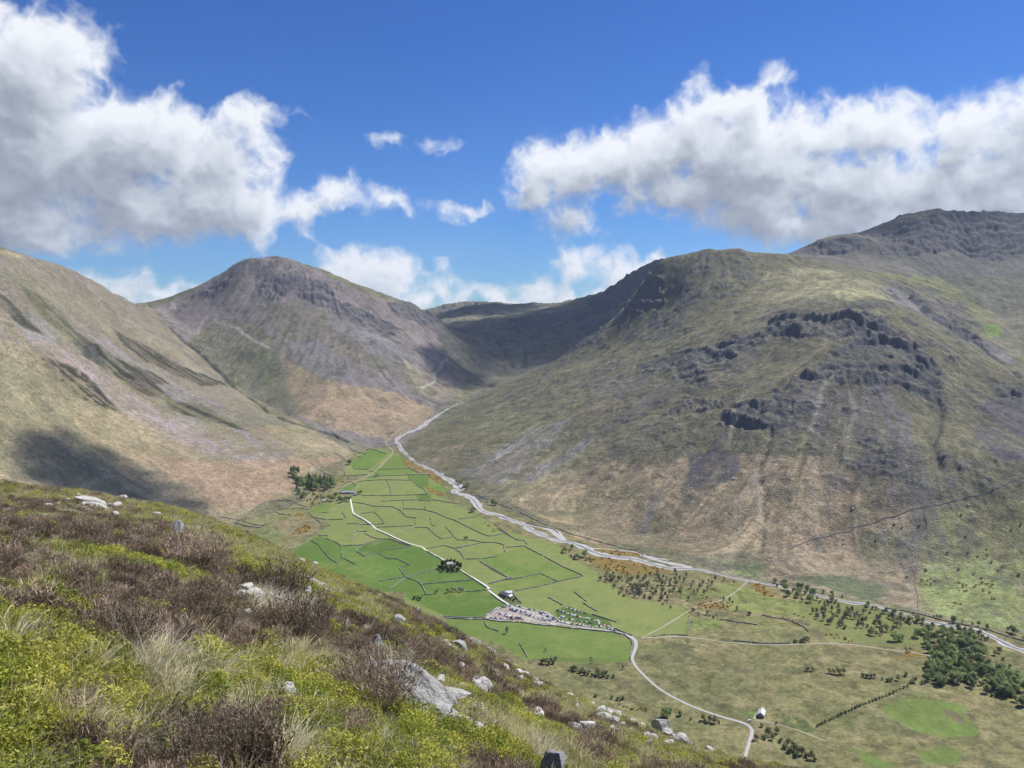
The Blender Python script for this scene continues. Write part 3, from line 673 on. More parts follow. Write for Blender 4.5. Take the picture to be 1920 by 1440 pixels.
# mowing and grazing differences inside the fields
CV = lerp(CV, c_(.21, .215, .075), sstep(v1 + .5 * v2, .15, .6) * fieldy * .38)
GRAVEL = c_(.36, .33, .29)
for s, col, rag in [("B 598,792 640,745 680,716 790,698 860,712 960,742 1060,745 1130,790 1240,846 1400,868 1560,888 1400,876 1130,842 1000,832 860,814 720,812", GRAVEL, .5),
                    ("B 640,775 760,720 800,735 720,760 900,800 860,812 700,805", c_(.33, .26, .21), .5), ("B 700,600 790,590 870,685 790,700 700,640", c_(.10, .12, .05), 1)]:
    m = inpoly(XX + v3 * rag, YY + v2 * rag, wpoly(s)).astype(np.float32); CV = lerp(CV, col, m * .95)
GORSEP = ["F 1160,780 1300,795 1600,812 1700,850 1900,905 1900,935 1500,950 1270,890 1180,840", "F 1230,722 1560,712 1700,785 1400,775 1300,765", "F 1200,690 1400,690 1400,700 1230,705",
  "D 870,545 980,505 1100,540 1220,560 1150,590 990,580 900,565", "D 1380,335 1480,365 1600,480 1500,470 1400,400", "A 1020,350 1100,360 1130,400 1260,440 1360,520 1330,560 1240,510 1250,460 1130,450 1040,400",
  "A 1205,555 1260,590 1380,640 1330,660 1230,620", "G 980,960 1100,900 1240,890 1320,860 1270,780 1170,790 1100,880 960,970 980,1010", "G 1090,680 1160,640 1230,690 1180,710",
  "F 1660,745 1920,800 1920,810 1700,770", "C 1290,650 1400,600 1480,640 1400,640"]
for s in GORSEP:
    m = inpoly(XX + v2 * 8, YY + v3 * 8, wpoly(s)).astype(np.float32); CV = lerp(CV, c_(.20, .14, .04), m * .8)
CVc = CV
# far rock specks
spk = sstep(fbm(XX, YY, 9, 3, 501, .7), .38, .6) * (1 - fm_v) * sstep(YY, 1400, 1500) * (1 - sstep(YY, 3000, 4200))
CVc = lerp(CVc, ROCK * .9, spk * .6)
gry = CVc.mean(-1, keepdims=True); CVc = CVc + (gry - CVc) * (.08 * (1 - fm_v))[..., None]
CVc = np.clip(CVc * (1 + (.16 * v3 + .30) * (1 - fm_v))[..., None], .004, .8)

terr_mat = bpy.data.materials.new('fell_ground'); terr_mat.use_nodes = True
w = NT(terr_mat.node_tree); bs = w.n['Principled BSDF']; bs.inputs['Roughness'].default_value = .95; bs.inputs['Specular IOR Level'].default_value = .12
pos = w.add('ShaderNodeNewGeometry').outputs['Position']
tint = w.add('ShaderNodeAttribute', attribute_name='tint').outputs['Color']
rough_a = w.add('ShaderNodeAttribute', attribute_name='wild').outputs['Fac']
na = w.noise(pos, .22, 5, .65); nb = w.noise(pos, .05, 4, .6)
f = w.math('ADD', w.math('MULTIPLY', na, .75), w.math('MULTIPLY', nb, .45))     # ~ .6 mean
fld = w.math('ADD', w.math('MULTIPLY', w.math('SUBTRACT', f, .6), w.math('ADD', w.math('MULTIPLY', rough_a, 1.9), .35)), 1.0)
colr = w.mix(1.0, tint, (1, 1, 1), 'MULTIPLY')
hsv = w.add('ShaderNodeHueSaturation', {'Color': tint, 'Value': fld})
w.l.new(hsv.outputs[0], bs.inputs['Base Color'])
bmp = w.add('ShaderNodeBump', {'Height': w.math('MULTIPLY', w.noise(pos, .16, 7, .68), w.math('ADD', w.math('MULTIPLY', w.add('ShaderNodeAttribute', attribute_name='steep').outputs['Fac'], 8.0), w.math('MULTIPLY_ADD', rough_a, 1.6, .15))), 'Strength': .75, 'Distance': 1.0})
w.l.new(bmp.outputs[0], bs.inputs['Normal'])
hills = structure('hills', grid_mesh('hills', XX, YY, ZZ, CVc, {'wild': 1 - fld_v * fm_v, 'steep': 1 - fm_v}), terr_mat)
# rocks on the near hillside: photo x, y of the foot, width, height, label, seed, turn, depth, sink
NR_ = [(770, 1322, 215, 86, 'large pale lichened boulder lying across the middle of the near hillside', 11, (0, .70, .2), .62, .16),
 (708, 1222, 26, 36, 'upright pale grey stone standing just above the large boulder', 12, (0, .1, .3), .6, .18), (746, 1172, 34, 20, 'round cream boulder with a shadowed underside on heather', 13, (0, .15, .2), .9, .15),
 (652, 1176, 26, 16, 'small flat grey stone left of the round cream boulder', 14, (0, .45, .3), .7, .2), (864, 1222, 38, 24, 'dark faced boulder on the brow below the car park', 15, (0, .55, .2), .8, .25),
 (1034, 1470, 46, 100, 'tall dark wedge rock with a pale edge at the bottom of the picture', 16, (0, .35, .3), .6, .3), (715, 1262, 40, 16, 'low dark topped end of rock above the large boulder', 17, (0, .2, 0), .8, .3),
 (1238, 1362, 34, 44, 'jagged dark crag standing at the brow left of the barn', 18, (0, .2, .4), .8, .2), (1252, 1384, 28, 24, 'broken pale block under the jagged dark crag', 19, (0, .6, .2), .8, .25),
 (1280, 1388, 34, 28, 'pale square rock right of the jagged dark crag', 20, (0, .5, .5), .8, .3), (170, 945, 60, 22, 'long pale slab in the heather near the upper left', 21, (0, .45, .2), .6, .35),
 (138, 966, 34, 18, 'small pale slab left of the long pale slab', 22, (0, .2, .2), .7, .3), (188, 957, 50, 14, 'thin white rock step at the right end of the pale slab', 23, (0, .45, .2), .7, .3),
 (331, 1008, 24, 40, 'split upright rock with a dark cleft in heather', 24, (0, .25, .3), .7, .25), (288, 968, 28, 12, 'flat white stone on the yellow green strip', 25, (0, .2, .1), .8, .3), (370, 992, 18, 10, 'small white stone right of the flat white stone', 26, (0, .3, .1), .8, .3),
 (468, 1051, 14, 8, 'tiny pale stone on the green strip', 27, (0, .3, .1), .8, .3), (562, 1054, 22, 8, 'wide flat pale stone near the green brow', 28, (0, .1, .1), .8, .3), (549, 1060, 14, 10, 'tilted pale stone left of the wide flat stone', 29, (0, -.4, .1), .8, .3), (589, 1050, 12, 9, 'small white capped stone on the brow', 30, (0, 0, .1), .8, .3),
 (617, 1113, 36, 10, 'thin grey white slab lying on yellow grass', 31, (0, .3, .1), .8, .3), (482, 1130, 34, 26, 'pale rock under a heather bush in the middle left', 32, (0, .5, .2), .8, .35), (512, 1110, 36, 22, 'rounded rock behind the heather bush', 33, (0, .3, .1), .8, .3), (545, 1135, 30, 16, 'grey stone right of the heather bush', 34, (0, .6, .1), .8, .35),
 (930, 1287, 20, 22, 'pale leaning shard in dark heather', 35, (0, .75, .2), .6, .35), (842, 1218, 26, 10, 'long white ledge left of the dark faced boulder', 36, (0, .5, .1), .6, .3), (848, 1310, 14, 8, 'small white stone right of the large boulder', 37, (0, .5, .1), .7, .3),
 (896, 1190, 22, 14, 'pale stone on the skyline above the bottom meadow', 38, (0, .7, .1), .7, .3), (915, 1206, 24, 14, 'grey stone on the skyline near the bottom meadow', 39, (0, .7, .1), .7, .3), (966, 1240, 18, 12, 'small skyline stone right of the grey one', 40, (0, .7, .1), .7, .3), (1002, 1258, 22, 12, 'pointed skyline stone over the bush row', 41, (0, .6, .1), .7, .3),
 (780, 1148, 14, 14, 'little upright stone on the upper brow', 42, (0, .6, .1), .7, .3), (1148, 1318, 40, 14, 'first pale stone of the scree ribbon on the brow', 43, (0, .5, .2), .7, .35), (1175, 1338, 44, 16, 'middle pale stone of the scree ribbon', 44, (0, .5, .2), .7, .35), (1120, 1300, 30, 12, 'top pale stone of the scree ribbon', 45, (0, .5, .2), .7, .35),
 (1215, 1405, 14, 26, 'thin white shard below the jagged crag', 46, (0, .5, .1), .6, .3), (1330, 1408, 26, 16, 'grey rock low on the right brow', 47, (0, .6, .1), .8, .3), (195, 1225, 16, 8, 'white stone half hidden under heather at lower left', 48, (0, 0, .1), .8, .3), (1210, 1352, 22, 12, 'small pale stone left of the jagged crag', 49, (0, .5, .2), .7, .35),
 (15, 962, 22, 12, 'dark flat stone at the left edge', 50, (0, 0, .1), .8, .3), (880, 1345, 16, 8, 'low grey stone in heather right of the large boulder', 51, (0, .4, .2), .8, .35)]
# ------------------------------------------------------------------ the near hillside
FR.update({'R': (0, 860, 2.483), 'S': (600, 1080, 4.8), 'T': (560, 980, 2.743)})
def near_h(x, y, fine=True):
    y = np.asarray(y, float); x = np.asarray(x, float)
    z = zfore(x, y)
    r = np.hypot(x, y)
    a = sstep(r, 2, 14)
    z = z + a * fbm(x, y, 22, 3, 601, .5) * .9 + sstep(r, 1, 5) * fbm(x, y, 4.5, 3, 611, .5) * .30
    if fine: z = z + fbm(x, y, 1.1, 3, 621, .55) * .09
    z = z + sstep(r, 60, 200) * fbm(x, y, 70, 4, 631, .55) * 9 + sstep(r, 80, 200) * fbm(x, y, 16, 3, 641, .55) * 2.0
    return z
_nt = np.exp(np.linspace(math.log(1.0), math.log(160.), 2200))
def nearpt(px, py):
    dx, dz = ray(px, py)
    zz = near_h(dx * _nt, _nt); zr = CAMZ + dz * _nt
    m = zr <= zz
    if not m.any():      # just over the brow: take the place where the sight line passes lowest
        k = int(np.argmin((zr - zz) / _nt))
    else: k = int(np.argmax(m))
    return float(dx * _nt[k]), float(_nt[k]), float(zz[k])
ncol = np.linspace(-1.35, 1.35, 1000); nrow = np.exp(np.linspace(math.log(.55), math.log(840.), 900))
NT_, NY_ = np.meshgrid(ncol, nrow); NX_ = NT_ * NY_
NZ_ = near_h(NX_, NY_)
GREENS = ["R 200,120 560,175 1000,285 1300,420 1589,495 1589,640 1200,590 1010,435 860,360 700,270 560,225 400,180",
 "R 0,720 200,740 420,810 480,890 560,900 700,900 900,890 1200,900 1400,840 1600,900 1589,1080 1700,1440 1900,2600 1300,2600 1330,1440 1280,1250 1050,1120 940,1180 740,1290 730,1440 700,2600 -700,2600 -700,720",
 "R 370,440 480,520 540,590 420,600 350,520", "R 200,500 300,640 240,700 120,660", "R 0,110 60,120 30,180 0,190",
 "T 480,520 620,560 790,620 740,640 560,590", "T 400,480 560,500 500,540", "T 0,170 200,250 480,460 420,490 200,380 0,260",
 "T 1040,790 1300,860 1500,920 1750,1020 1920,1120 1920,1262 1750,1180 1560,1040 1380,960 1180,880", "T 1040,910 1160,950 1120,1010 1030,960",
 "T 0,690 300,700 230,850 160,1000 200,1262 300,2200 0,2200", "T 400,930 620,990 820,1080 830,1262 900,2200 200,2200 200,1262 300,1100", "T 760,800 830,830 820,890 760,880", "T 880,680 960,700 940,730",
 "Q 900,830 1100,900 1320,1029 900,1029 700,960 500,880 540,860", "Q 480,600 700,700 860,800 800,840 600,720 440,640", "Q 1000,760 1300,860 1900,1029 1300,1029", "T 1080,1180 1400,1200 1700,1262 1080,1262"]
PALES = ["R 520,880 760,870 920,960 900,1080 700,1100 560,1020", "R 380,940 480,940 480,1020 380,1010", "R 1140,640 1300,600 1460,680 1460,750 1250,730", "R 170,1180 470,1230 440,1330 260,1290",
 "R 1080,1080 1200,1150 1180,1250 1080,1200", "R 1290,1320 1460,1380 1420,1440 1260,1440", "R 1180,1050 1270,1050 1260,1120 1190,1100", "R 0,830 60,850 40,960 0,900", "T 20,400 90,430 60,500 0,470", "R 1270,950 1330,950 1330,1020 1270,1020", "R 0,1040 40,1060 20,1120 0,1110", "R 560,1290 700,1300 680,1400 560,1400", "R 880,1200 1000,1220 980,1300 900,1290", "T 440,700 500,720 480,860 430,800", "T 360,1060 470,1100 440,1180 360,1150", "T 1260,1150 1340,1180 1300,1240 1240,1220", "R 930,980 1040,960 1060,1040 960,1060"]
def pmask(px, py, polys):
    m = np.zeros(px.shape, bool)
    for s in polys: m |= inpoly(px, py, np.array(tr(s)))
    return m
def near_kind(x, y, z):
    """1 where grass and bilberry grow, 0 where heather grows; and where the pale tussocks stand"""
    px, py = project(x, y, z)
    r = fbm(x, y, 2.2, 3, 651, .6); r2 = fbm(x + 50, y, 2.2, 3, 661, .6)
    qx = px + r * 34; qy = py + r2 * 26
    g = pmask(qx, qy, GREENS).astype(np.float32)
    patch = fbm(x, y, 3.2, 4, 671, .6)
    g = np.where((g < .5) & (patch > .17), 1, g); g = np.where((g > .5) & (patch < -.42), 0, g)
    pl = pmask(px + r * 14, py + r2 * 14, PALES)
    return g, pl, patch
kg, kp, _p = near_kind(NX_, NY_, NZ_)
nc = np.zeros(NX_.shape + (3,), np.float32) + c_(.09, .07, .05)
nc = lerp(nc, c_(.085, .095, .028), blur(kg, 1)); nc = lerp(nc, c_(.22, .19, .10), kp.astype(np.float32) * .6)
far_n = sstep(NY_, 55, 130)
fc = lerp(np.zeros_like(nc) + c_(.105, .11, .035), c_(.10, .075, .045), sstep(fbm(NX_, NY_, 30, 4, 681), -.1, .3))
nc = nc * (1 - far_n[..., None]) + fc * far_n[..., None]
nc *= (1 + .25 * fbm(NX_, NY_, .5, 2, 691))[..., None]
soil = bpy.data.materials.new('hillside_ground'); soil.use_nodes = True; w = NT(soil.node_tree); bs = w.n['Principled BSDF']
bs.inputs['Roughness'].default_value = .95; bs.inputs['Specular IOR Level'].default_value = .1
posn = w.add('ShaderNodeNewGeometry').outputs['Position']
tint = w.add('ShaderNodeAttribute', attribute_name='tint').outputs['Color']
nn = w.math('ADD', w.math('MULTIPLY', w.noise(posn, 9, 5, .7), 1.5), .25)
w.l.new(w.add('ShaderNodeHueSaturation', {'Color': tint, 'Value': nn}).outputs[0], bs.inputs['Base Color'])
w.l.new(w.add('ShaderNodeBump', {'Height': w.noise(posn, 7, 8, .7), 'Strength': .9, 'Distance': .12}).outputs[0], bs.inputs['Normal'])
structure('hillside', grid_mesh('hillside', NX_, NY_, NZ_, np.clip(nc, .004, .8)), soil)

# ------------------------------------------------------------------ materials for plants and stone
def simple_mat(name, base, rough=.8, var=.3, vscale=3.0, sss=0, spec=.2, second=None, trans=0.0):
    m = bpy.data.materials.new(name); m.use_nodes = True; w = NT(m.node_tree); b = w.n['Principled BSDF']
    b.inputs['Roughness'].default_value = rough; b.inputs['Specular IOR Level'].default_value = spec
    p = w.add('ShaderNodeNewGeometry').outputs['Position']; rnd = w.add('ShaderNodeObjectInfo').outputs['Random']
    nz = w.noise(p, vscale, 3, .6)
    c = w.mix(w.smooth(w.math('ADD', w.math('ADD', nz, w.math('MULTIPLY', w.math('SUBTRACT', w.noise(p, vscale * .22, 3, .6), .5), .8)), w.math('MULTIPLY', w.math('SUBTRACT', rnd, .5), .25)), .36, .64), base, second or base)
    v = w.math('ADD', w.math('MULTIPLY', rnd, var * 2), 1 - var)
    hs = w.add('ShaderNodeHueSaturation', {'Color': c, 'Value': v}).outputs[0]
    w.l.new(hs, b.inputs['Base Color'])
    if trans:
        tl = w.add('ShaderNodeBsdfTranslucent', {'Color': hs}); ms = w.add('ShaderNodeMixShader', {0: trans, 1: b.outputs[0], 2: tl.outputs[0]})
        w.l.new(ms.outputs[0], w.n['Material Output'].inputs[0])
    return m
M_heath = simple_mat('heather_twigs', (.27, .19, .14), .9, .35, 1.3, second=(.48, .36, .28), trans=.15)
M_heath2 = simple_mat('heather_shoots', (.17, .155, .065), .9, .4, 1.7, second=(.30, .24, .14), trans=.2)
M_wood = simple_mat('bare_stems', (.50, .47, .43), .9, .3, 4)
M_bil = simple_mat('bilberry_leaf', (.26, .31, .035), .55, .35, 1.2, second=(.42, .41, .07), trans=.35, spec=.35)
M_grassg = simple_mat('hill_grass', (.31, .30, .08), .7, .35, 1.0, second=(.50, .44, .18), trans=.3)
M_straw = simple_mat('dry_grass', (.80, .72, .50), .7, .25, 2.0, second=(.78, .72, .54), trans=.3)

def mesh_from(name, V, Fc, mats, mi=None, smooth=False):
    me = bpy.data.meshes.new(name); me.from_pydata(V, [], Fc)
    for m in mats: me.materials.append(m)
    if mi is not None: me.polygons.foreach_set('material_index', np.array(mi, np.int32))
    if smooth: me.polygons.foreach_set('use_smooth', np.ones(len(me.polygons), bool))
    me.update(); return me
def blade(V, Fc, MI, p0, dirv, L, wd, bend, seg=3, mi=0, droop=0.0):
    d = np.array(dirv, float); d /= np.linalg.norm(d)
    side = np.cross(d, (random.gauss(0, 1), random.gauss(0, 1), .2)); side /= np.linalg.norm(side) + 1e-9
    p = np.array(p0, float); base = len(V)
    for k in range(seg + 1):
        t = k / seg; ww = wd * (1 - t * .85)
        V.append(tuple(p - side * ww)); V.append(tuple(p + side * ww))
        d2 = d + np.array([bend[0], bend[1], -droop]) * t; d2 /= np.linalg.norm(d2); p = p + d2 * L / seg
    for k in range(seg): b = base + 2 * k; Fc.append((b, b + 1, b + 3, b + 2)); MI.append(mi)
def heather_mesh(i, wide=.24, high=.26, stems=70):
    V, Fc, MI = [], [], []
    for _ in range(stems):
        a = random.uniform(0, 6.283); r = wide * .55 * math.sqrt(random.random()); lean = random.uniform(.1, .75)
        d = (math.cos(a) * lean * r / wide * 2 + random.gauss(0, .18), math.sin(a) * lean * r / wide * 2 + random.gauss(0, .18), 1.0)
        L = high * random.uniform(.65, 1.15) * (1 - .35 * (r / wide)); p0 = np.array((math.cos(a) * r, math.sin(a) * r, -.05))
        blade(V, Fc, MI, p0, d, L + .05, .0035, (random.gauss(0, .3), random.gauss(0, .3)), 2, 2 if random.random() < .22 else 0)
        dn = np.array(d) / np.linalg.norm(d)
        for _k in range(7):      # leafy side shoots
            t = random.uniform(.35, 1.0); q = p0 + dn * (L + .03) * t
            dd = dn * random.uniform(.3, 1) + np.array((random.gauss(0, .6), random.gauss(0, .6), random.uniform(0, .7)))
            blade(V, Fc, MI, q, dd, random.uniform(.03, .075), .0055, (0, 0), 1, 0 if random.random() < .55 else 1)
    return mesh_from('heather_tuft', V, Fc, [M_heath, M_heath2, M_wood], MI)
def bilberry_mesh(i, wide=.15, high=.12, leaves=300):
    V, Fc, MI = [], [], []
    for _ in range(leaves):
        a = random.uniform(0, 6.283); r = wide * math.sqrt(random.random()); h = high * (1 - (r / wide) ** 2 * .6) * random.uniform(.35, 1.1)
        c = np.array((math.cos(a) * r, math.sin(a) * r, h)); L = random.uniform(.007, .016)
        u = np.array((random.gauss(0, 1), random.gauss(0, 1), random.gauss(.3, .5))); u /= np.linalg.norm(u)
        v = np.cross(u, (random.gauss(0, 1), random.gauss(0, 1), random.gauss(0, 1))); v /= np.linalg.norm(v) + 1e-9
        b = len(V)
        for q in (c - u * L, c + v * L * .5, c + u * L, c - v * L * .5): V.append(tuple(q))
        Fc.append((b, b + 1, b + 2, b + 3)); MI.append(0)
    for _ in range(30):
        a = random.uniform(0, 6.283); r = wide * math.sqrt(random.random())
        blade(V, Fc, MI, (math.cos(a) * r, math.sin(a) * r, -.03), (random.gauss(0, .4), random.gauss(0, .4), 1), high * 1.2, .003, (0, 0), 2, 1)
    return mesh_from('bilberry_tuft', V, Fc, [M_bil, M_grassg], MI)
def grass_mesh(i, mat, wide=.10, high=.20, n=60, wd=.0035, droop=.5, lay=(0, 0)):
    V, Fc, MI = [], [], []
    for _ in range(n):
        a = random.uniform(0, 6.283); r = wide * random.random()
        d = (math.cos(a) * .8 * r / wide + random.gauss(0, .25) + lay[0], math.sin(a) * .8 * r / wide + random.gauss(0, .25) + lay[1], 1)
        blade(V, Fc, MI, (math.cos(a) * r * .6, math.sin(a) * r * .6, -.03), d, high * random.uniform(.5, 1.2), wd, (d[0] * .9, d[1] * .9), 4, 0 if random.random() < .8 else 1, droop * random.uniform(.5, 1.5))
    return mesh_from('grass_tuft', V, Fc, [mat, M_straw], MI)

def scatter(name, protos, P, R, S, K, label, cat=None):
    """one object: its vertices carry turn, size and kind, and a tuft stands on each"""
    me = bpy.data.meshes.new(name); me.vertices.add(len(P)); me.vertices.foreach_set('co', np.asarray(P, np.float32).ravel())
    for k, v, t in (('turn', R, 'FLOAT_VECTOR'), ('size', S, 'FLOAT'), ('kind_no', K, 'INT')):
        at = me.attributes.new(k, t, 'POINT')
        if t == 'FLOAT_VECTOR': at.data.foreach_set('vector', np.asarray(v, np.float32).ravel())
        else: at.data.foreach_set('value', np.asarray(v, np.int32 if t == 'INT' else np.float32))
    o = bpy.data.objects.new(name, me); COL.objects.link(o)
    g = bpy.data.node_groups.new(name, 'GeometryNodeTree')
    g.interface.new_socket(name='Geometry', in_out='INPUT', socket_type='NodeSocketGeometry')
    g.interface.new_socket(name='Geometry', in_out='OUTPUT', socket_type='NodeSocketGeometry')
    w = NT(g); gi = w.add('NodeGroupInput'); go = w.add('NodeGroupOutput'); jn = w.add('GeometryNodeJoinGeometry')
    def att(nm, t):
        nd = w.n.new('GeometryNodeInputNamedAttribute'); nd.data_type = t; nd.inputs[0].default_value = nm; return nd.outputs[0]
    for i, pm in enumerate(protos):
        ob = bpy.data.objects.new(pm.name, pm)      # never linked to the scene
        oi = w.n.new('GeometryNodeObjectInfo'); oi.inputs['Object'].default_value = ob; oi.inputs['As Instance'].default_value = True
        cp = w.n.new('FunctionNodeCompare'); cp.data_type = 'INT'; cp.operation = 'EQUAL'
        ins = [s for s in cp.inputs if s.type == 'INT']; w.l.new(att('kind_no', 'INT'), ins[0]); ins[1].default_value = i
        ip = w.n.new('GeometryNodeInstanceOnPoints')
        w.l.new(gi.outputs[0], ip.inputs['Points']); w.l.new(cp.outputs[0], ip.inputs['Selection']); w.l.new(oi.outputs['Geometry'], ip.inputs['Instance'])
        w.l.new(att('turn', 'FLOAT_VECTOR'), ip.inputs['Rotation']); w.l.new(att('size', 'FLOAT'), ip.inputs['Scale'])
        w.l.new(ip.outputs[0], jn.inputs[0])
    w.l.new(jn.outputs[0], go.inputs[0])
    md = o.modifiers.new('scatter', 'NODES'); md.node_group = g
    o['kind'] = 'stuff'; o['label'] = label
    if cat: o['category'] = cat
    return o
def sample_near(n, ymin, ymax, power):
    """more points close by: density falls with distance"""
    u = rng.random(n); y = (ymin ** power + u * (ymax ** power - ymin ** power)) ** (1 / power)
    t = rng.uniform(-1.0, 1.0, n); x = t * (y + .6); z = near_h(x, y)
    px, py = project(x, y, z); keep = (px > -420) & (px < 2340) & (py < 2000)
    return x[keep], y[keep], z[keep]
ROCKXY = []
def clear_of_rocks(x, y):
    ok = np.ones(len(x), bool)
    for rx_, ry_, rr_ in ROCKXY: ok &= np.hypot(x - rx_, y - ry_) > rr_
    return ok
for q in NR_:
    a_, b_, c0_ = nearpt(q[0], q[1]); ROCKXY.append((a_, b_ - .1, q[2] / F * b_ * .42))
# heather
x, y, z = sample_near(38000, 1.6, 80, 1.25); g, pl, pt = near_kind(x, y, z)
k = (clear_of_rocks(x, y) & (g < .5) & ~pl) | (rng.random(len(x)) < .012)
x, y, z, pt = x[k], y[k], z[k], pt[k]
hs_ = np.clip(rng.normal(.70, .20, len(x)), .38, 1.25) * np.clip(1 + pt * .5, .7, 1.3) * (1 + sstep(y, 10, 60) * .5)
protos = [heather_mesh(i, .24, h, 70) for i, h in enumerate((.24, .30, .20, .27))]
scatter('heather', protos, np.stack([x, y, z], -1), np.stack([rng.normal(0, .12, len(x)), rng.normal(0, .12, len(x)), rng.uniform(0, 6.28, len(x))], -1), hs_, rng.integers(0, 4, len(x)),
        'brown wiry heather covering the near hillside', 'heather')
# bilberry and short grass
x, y, z = sample_near(108000, 1.3, 80, 1.12); g, pl, pt = near_kind(x, y, z)
k = clear_of_rocks(x, y) & (g > .5) | (rng.random(len(x)) < .07); x, y, z, pl = x[k], y[k], z[k], pl[k]
bil_n = fbm(x, y, 2.6, 3, 701, .6); kk = np.where(bil_n + rng.normal(0, .22, len(x)) > .12, rng.integers(0, 2, len(x)), rng.integers(2, 4, len(x)))
kk = np.where(pl, rng.integers(2, 4, len(x)), kk)
far_k = y > 22; kk = np.where(far_k & (rng.random(len(x)) < .5), rng.integers(2, 4, len(x)), kk)
protos = [bilberry_mesh(0), bilberry_mesh(1, .13, .15), grass_mesh(0, M_grassg, .13, .15, 70), grass_mesh(1, M_grassg, .14, .20, 60, .0035, .8)]
scatter('bilberry_and_grass', protos, np.stack([x, y, z], -1), np.stack([rng.normal(0, .1, len(x)), rng.normal(0, .1, len(x)), rng.uniform(0, 6.28, len(x))], -1),
        np.clip(rng.normal(1, .25, len(x)), .5, 1.7) * (1 + sstep(y, 10, 60) * .8), kk, 'yellow green bilberry and short grass carpeting the near hillside', 'ground cover')
# pale tussocks and loose straw
x, y, z = sample_near(38000, 1.6, 70, 1.2); g, pl, pt = near_kind(x, y, z)
k = (pl & (rng.random(len(x)) < .95)) | ((g > .5) & (fbm(x, y, 1.6, 3, 711) > .05) & (rng.random(len(x)) < .34)) | (rng.random(len(x)) < .06)
x, y, z, pl = x[k], y[k], z[k], pl[k]
protos = [grass_mesh(0, M_straw, .16, .34, 110, .0028, .9, (.25, -.1)), grass_mesh(1, M_straw, .14, .28, 90, .0028, .9, (-.1, .15)), grass_mesh(2, M_straw, .12, .16, 60, .003, 1.2)]
kk = np.where(pl, rng.integers(0, 2, len(x)), 2)
scatter('pale_grass', protos, np.stack([x, y, z], -1), np.stack([rng.normal(0, .12, len(x)), rng.normal(0, .12, len(x)), rng.normal(0, .7, len(x))], -1), np.clip(rng.normal(.95, .2, len(x)), .5, 1.4), kk,
        'bleached dry grass tussocks among the green on the near hillside', 'grass')
# ------------------------------------------------------------------ things: helpers
def tag(o, label, cat, group=None):
    label = ' '.join(label.split()); o['label'] = label; o['category'] = cat
    if group: o['group'] = group
    return o
def link(name, me, parent=None, mat=None):
    o = bpy.data.objects.new(name, me); COL.objects.link(o)
    if mat: me.materials.append(mat)
    if parent: o.parent = parent
    return o
def gp(p):
    """world point on the ground seen at photo pixel p"""
    g = ground(p[0], p[1])
    if g is None: g = floor_pt(*p)
    return g[0], g[1], float(surf(g[0], g[1]))
def pbr(name, c, rough=.85, var=.25, vs=.8, spec=.2, metal=0.0, bump=0.0, c2=None):
    m = bpy.data.materials.new(name); m.use_nodes = True; w = NT(m.node_tree); b = w.n['Principled BSDF']
    b.inputs['Roughness'].default_value = rough; b.inputs['Specular IOR Level'].default_value = spec; b.inputs['Metallic'].default_value = metal
    p = w.add('ShaderNodeNewGeometry').outputs['Position']; nz = w.noise(p, vs, 5, .65)
    col = w.mix(w.smooth(nz, .35, .65), c, c2) if c2 else None
    ins = {'Value': w.math('MULTIPLY_ADD', nz, var * 2, 1 - var)}
    hs = w.add('ShaderNodeHueSaturation', ins)
    if col is not None: w.l.new(col, hs.inputs['Color'])
    else: hs.inputs['Color'].default_value = (*c, 1)
    w.l.new(hs.outputs[0], b.inputs['Base Color'])
    if bump: w.l.new(w.add('ShaderNodeBump', {'Height': nz, 'Strength': 1.0, 'Distance': bump}).outputs[0], b.inputs['Normal'])
    return m
M_wall = pbr('dry_stone', (.17, .165, .155), .95, .5, .35, bump=.3, c2=(.34, .33, .30))
M_road = pbr('lane_surface', (.40, .385, .37), .9, .12, .15)
M_white = pbr('limewashed_lane', (.66, .64, .60), .9, .10, .15)
M_track = pbr('stony_track', (.36, .33, .25), .95, .3, .3)
M_gravel = pbr('river_gravel', (.50, .48, .46), .95, .35, .12, c2=(.32, .31, .30))
M_water = pbr('shallow_water', (.13, .14, .145), .35, .3, .2, spec=.5)
M_bank = pbr('eroded_bank', (.10, .085, .065), .95, .3, .3)

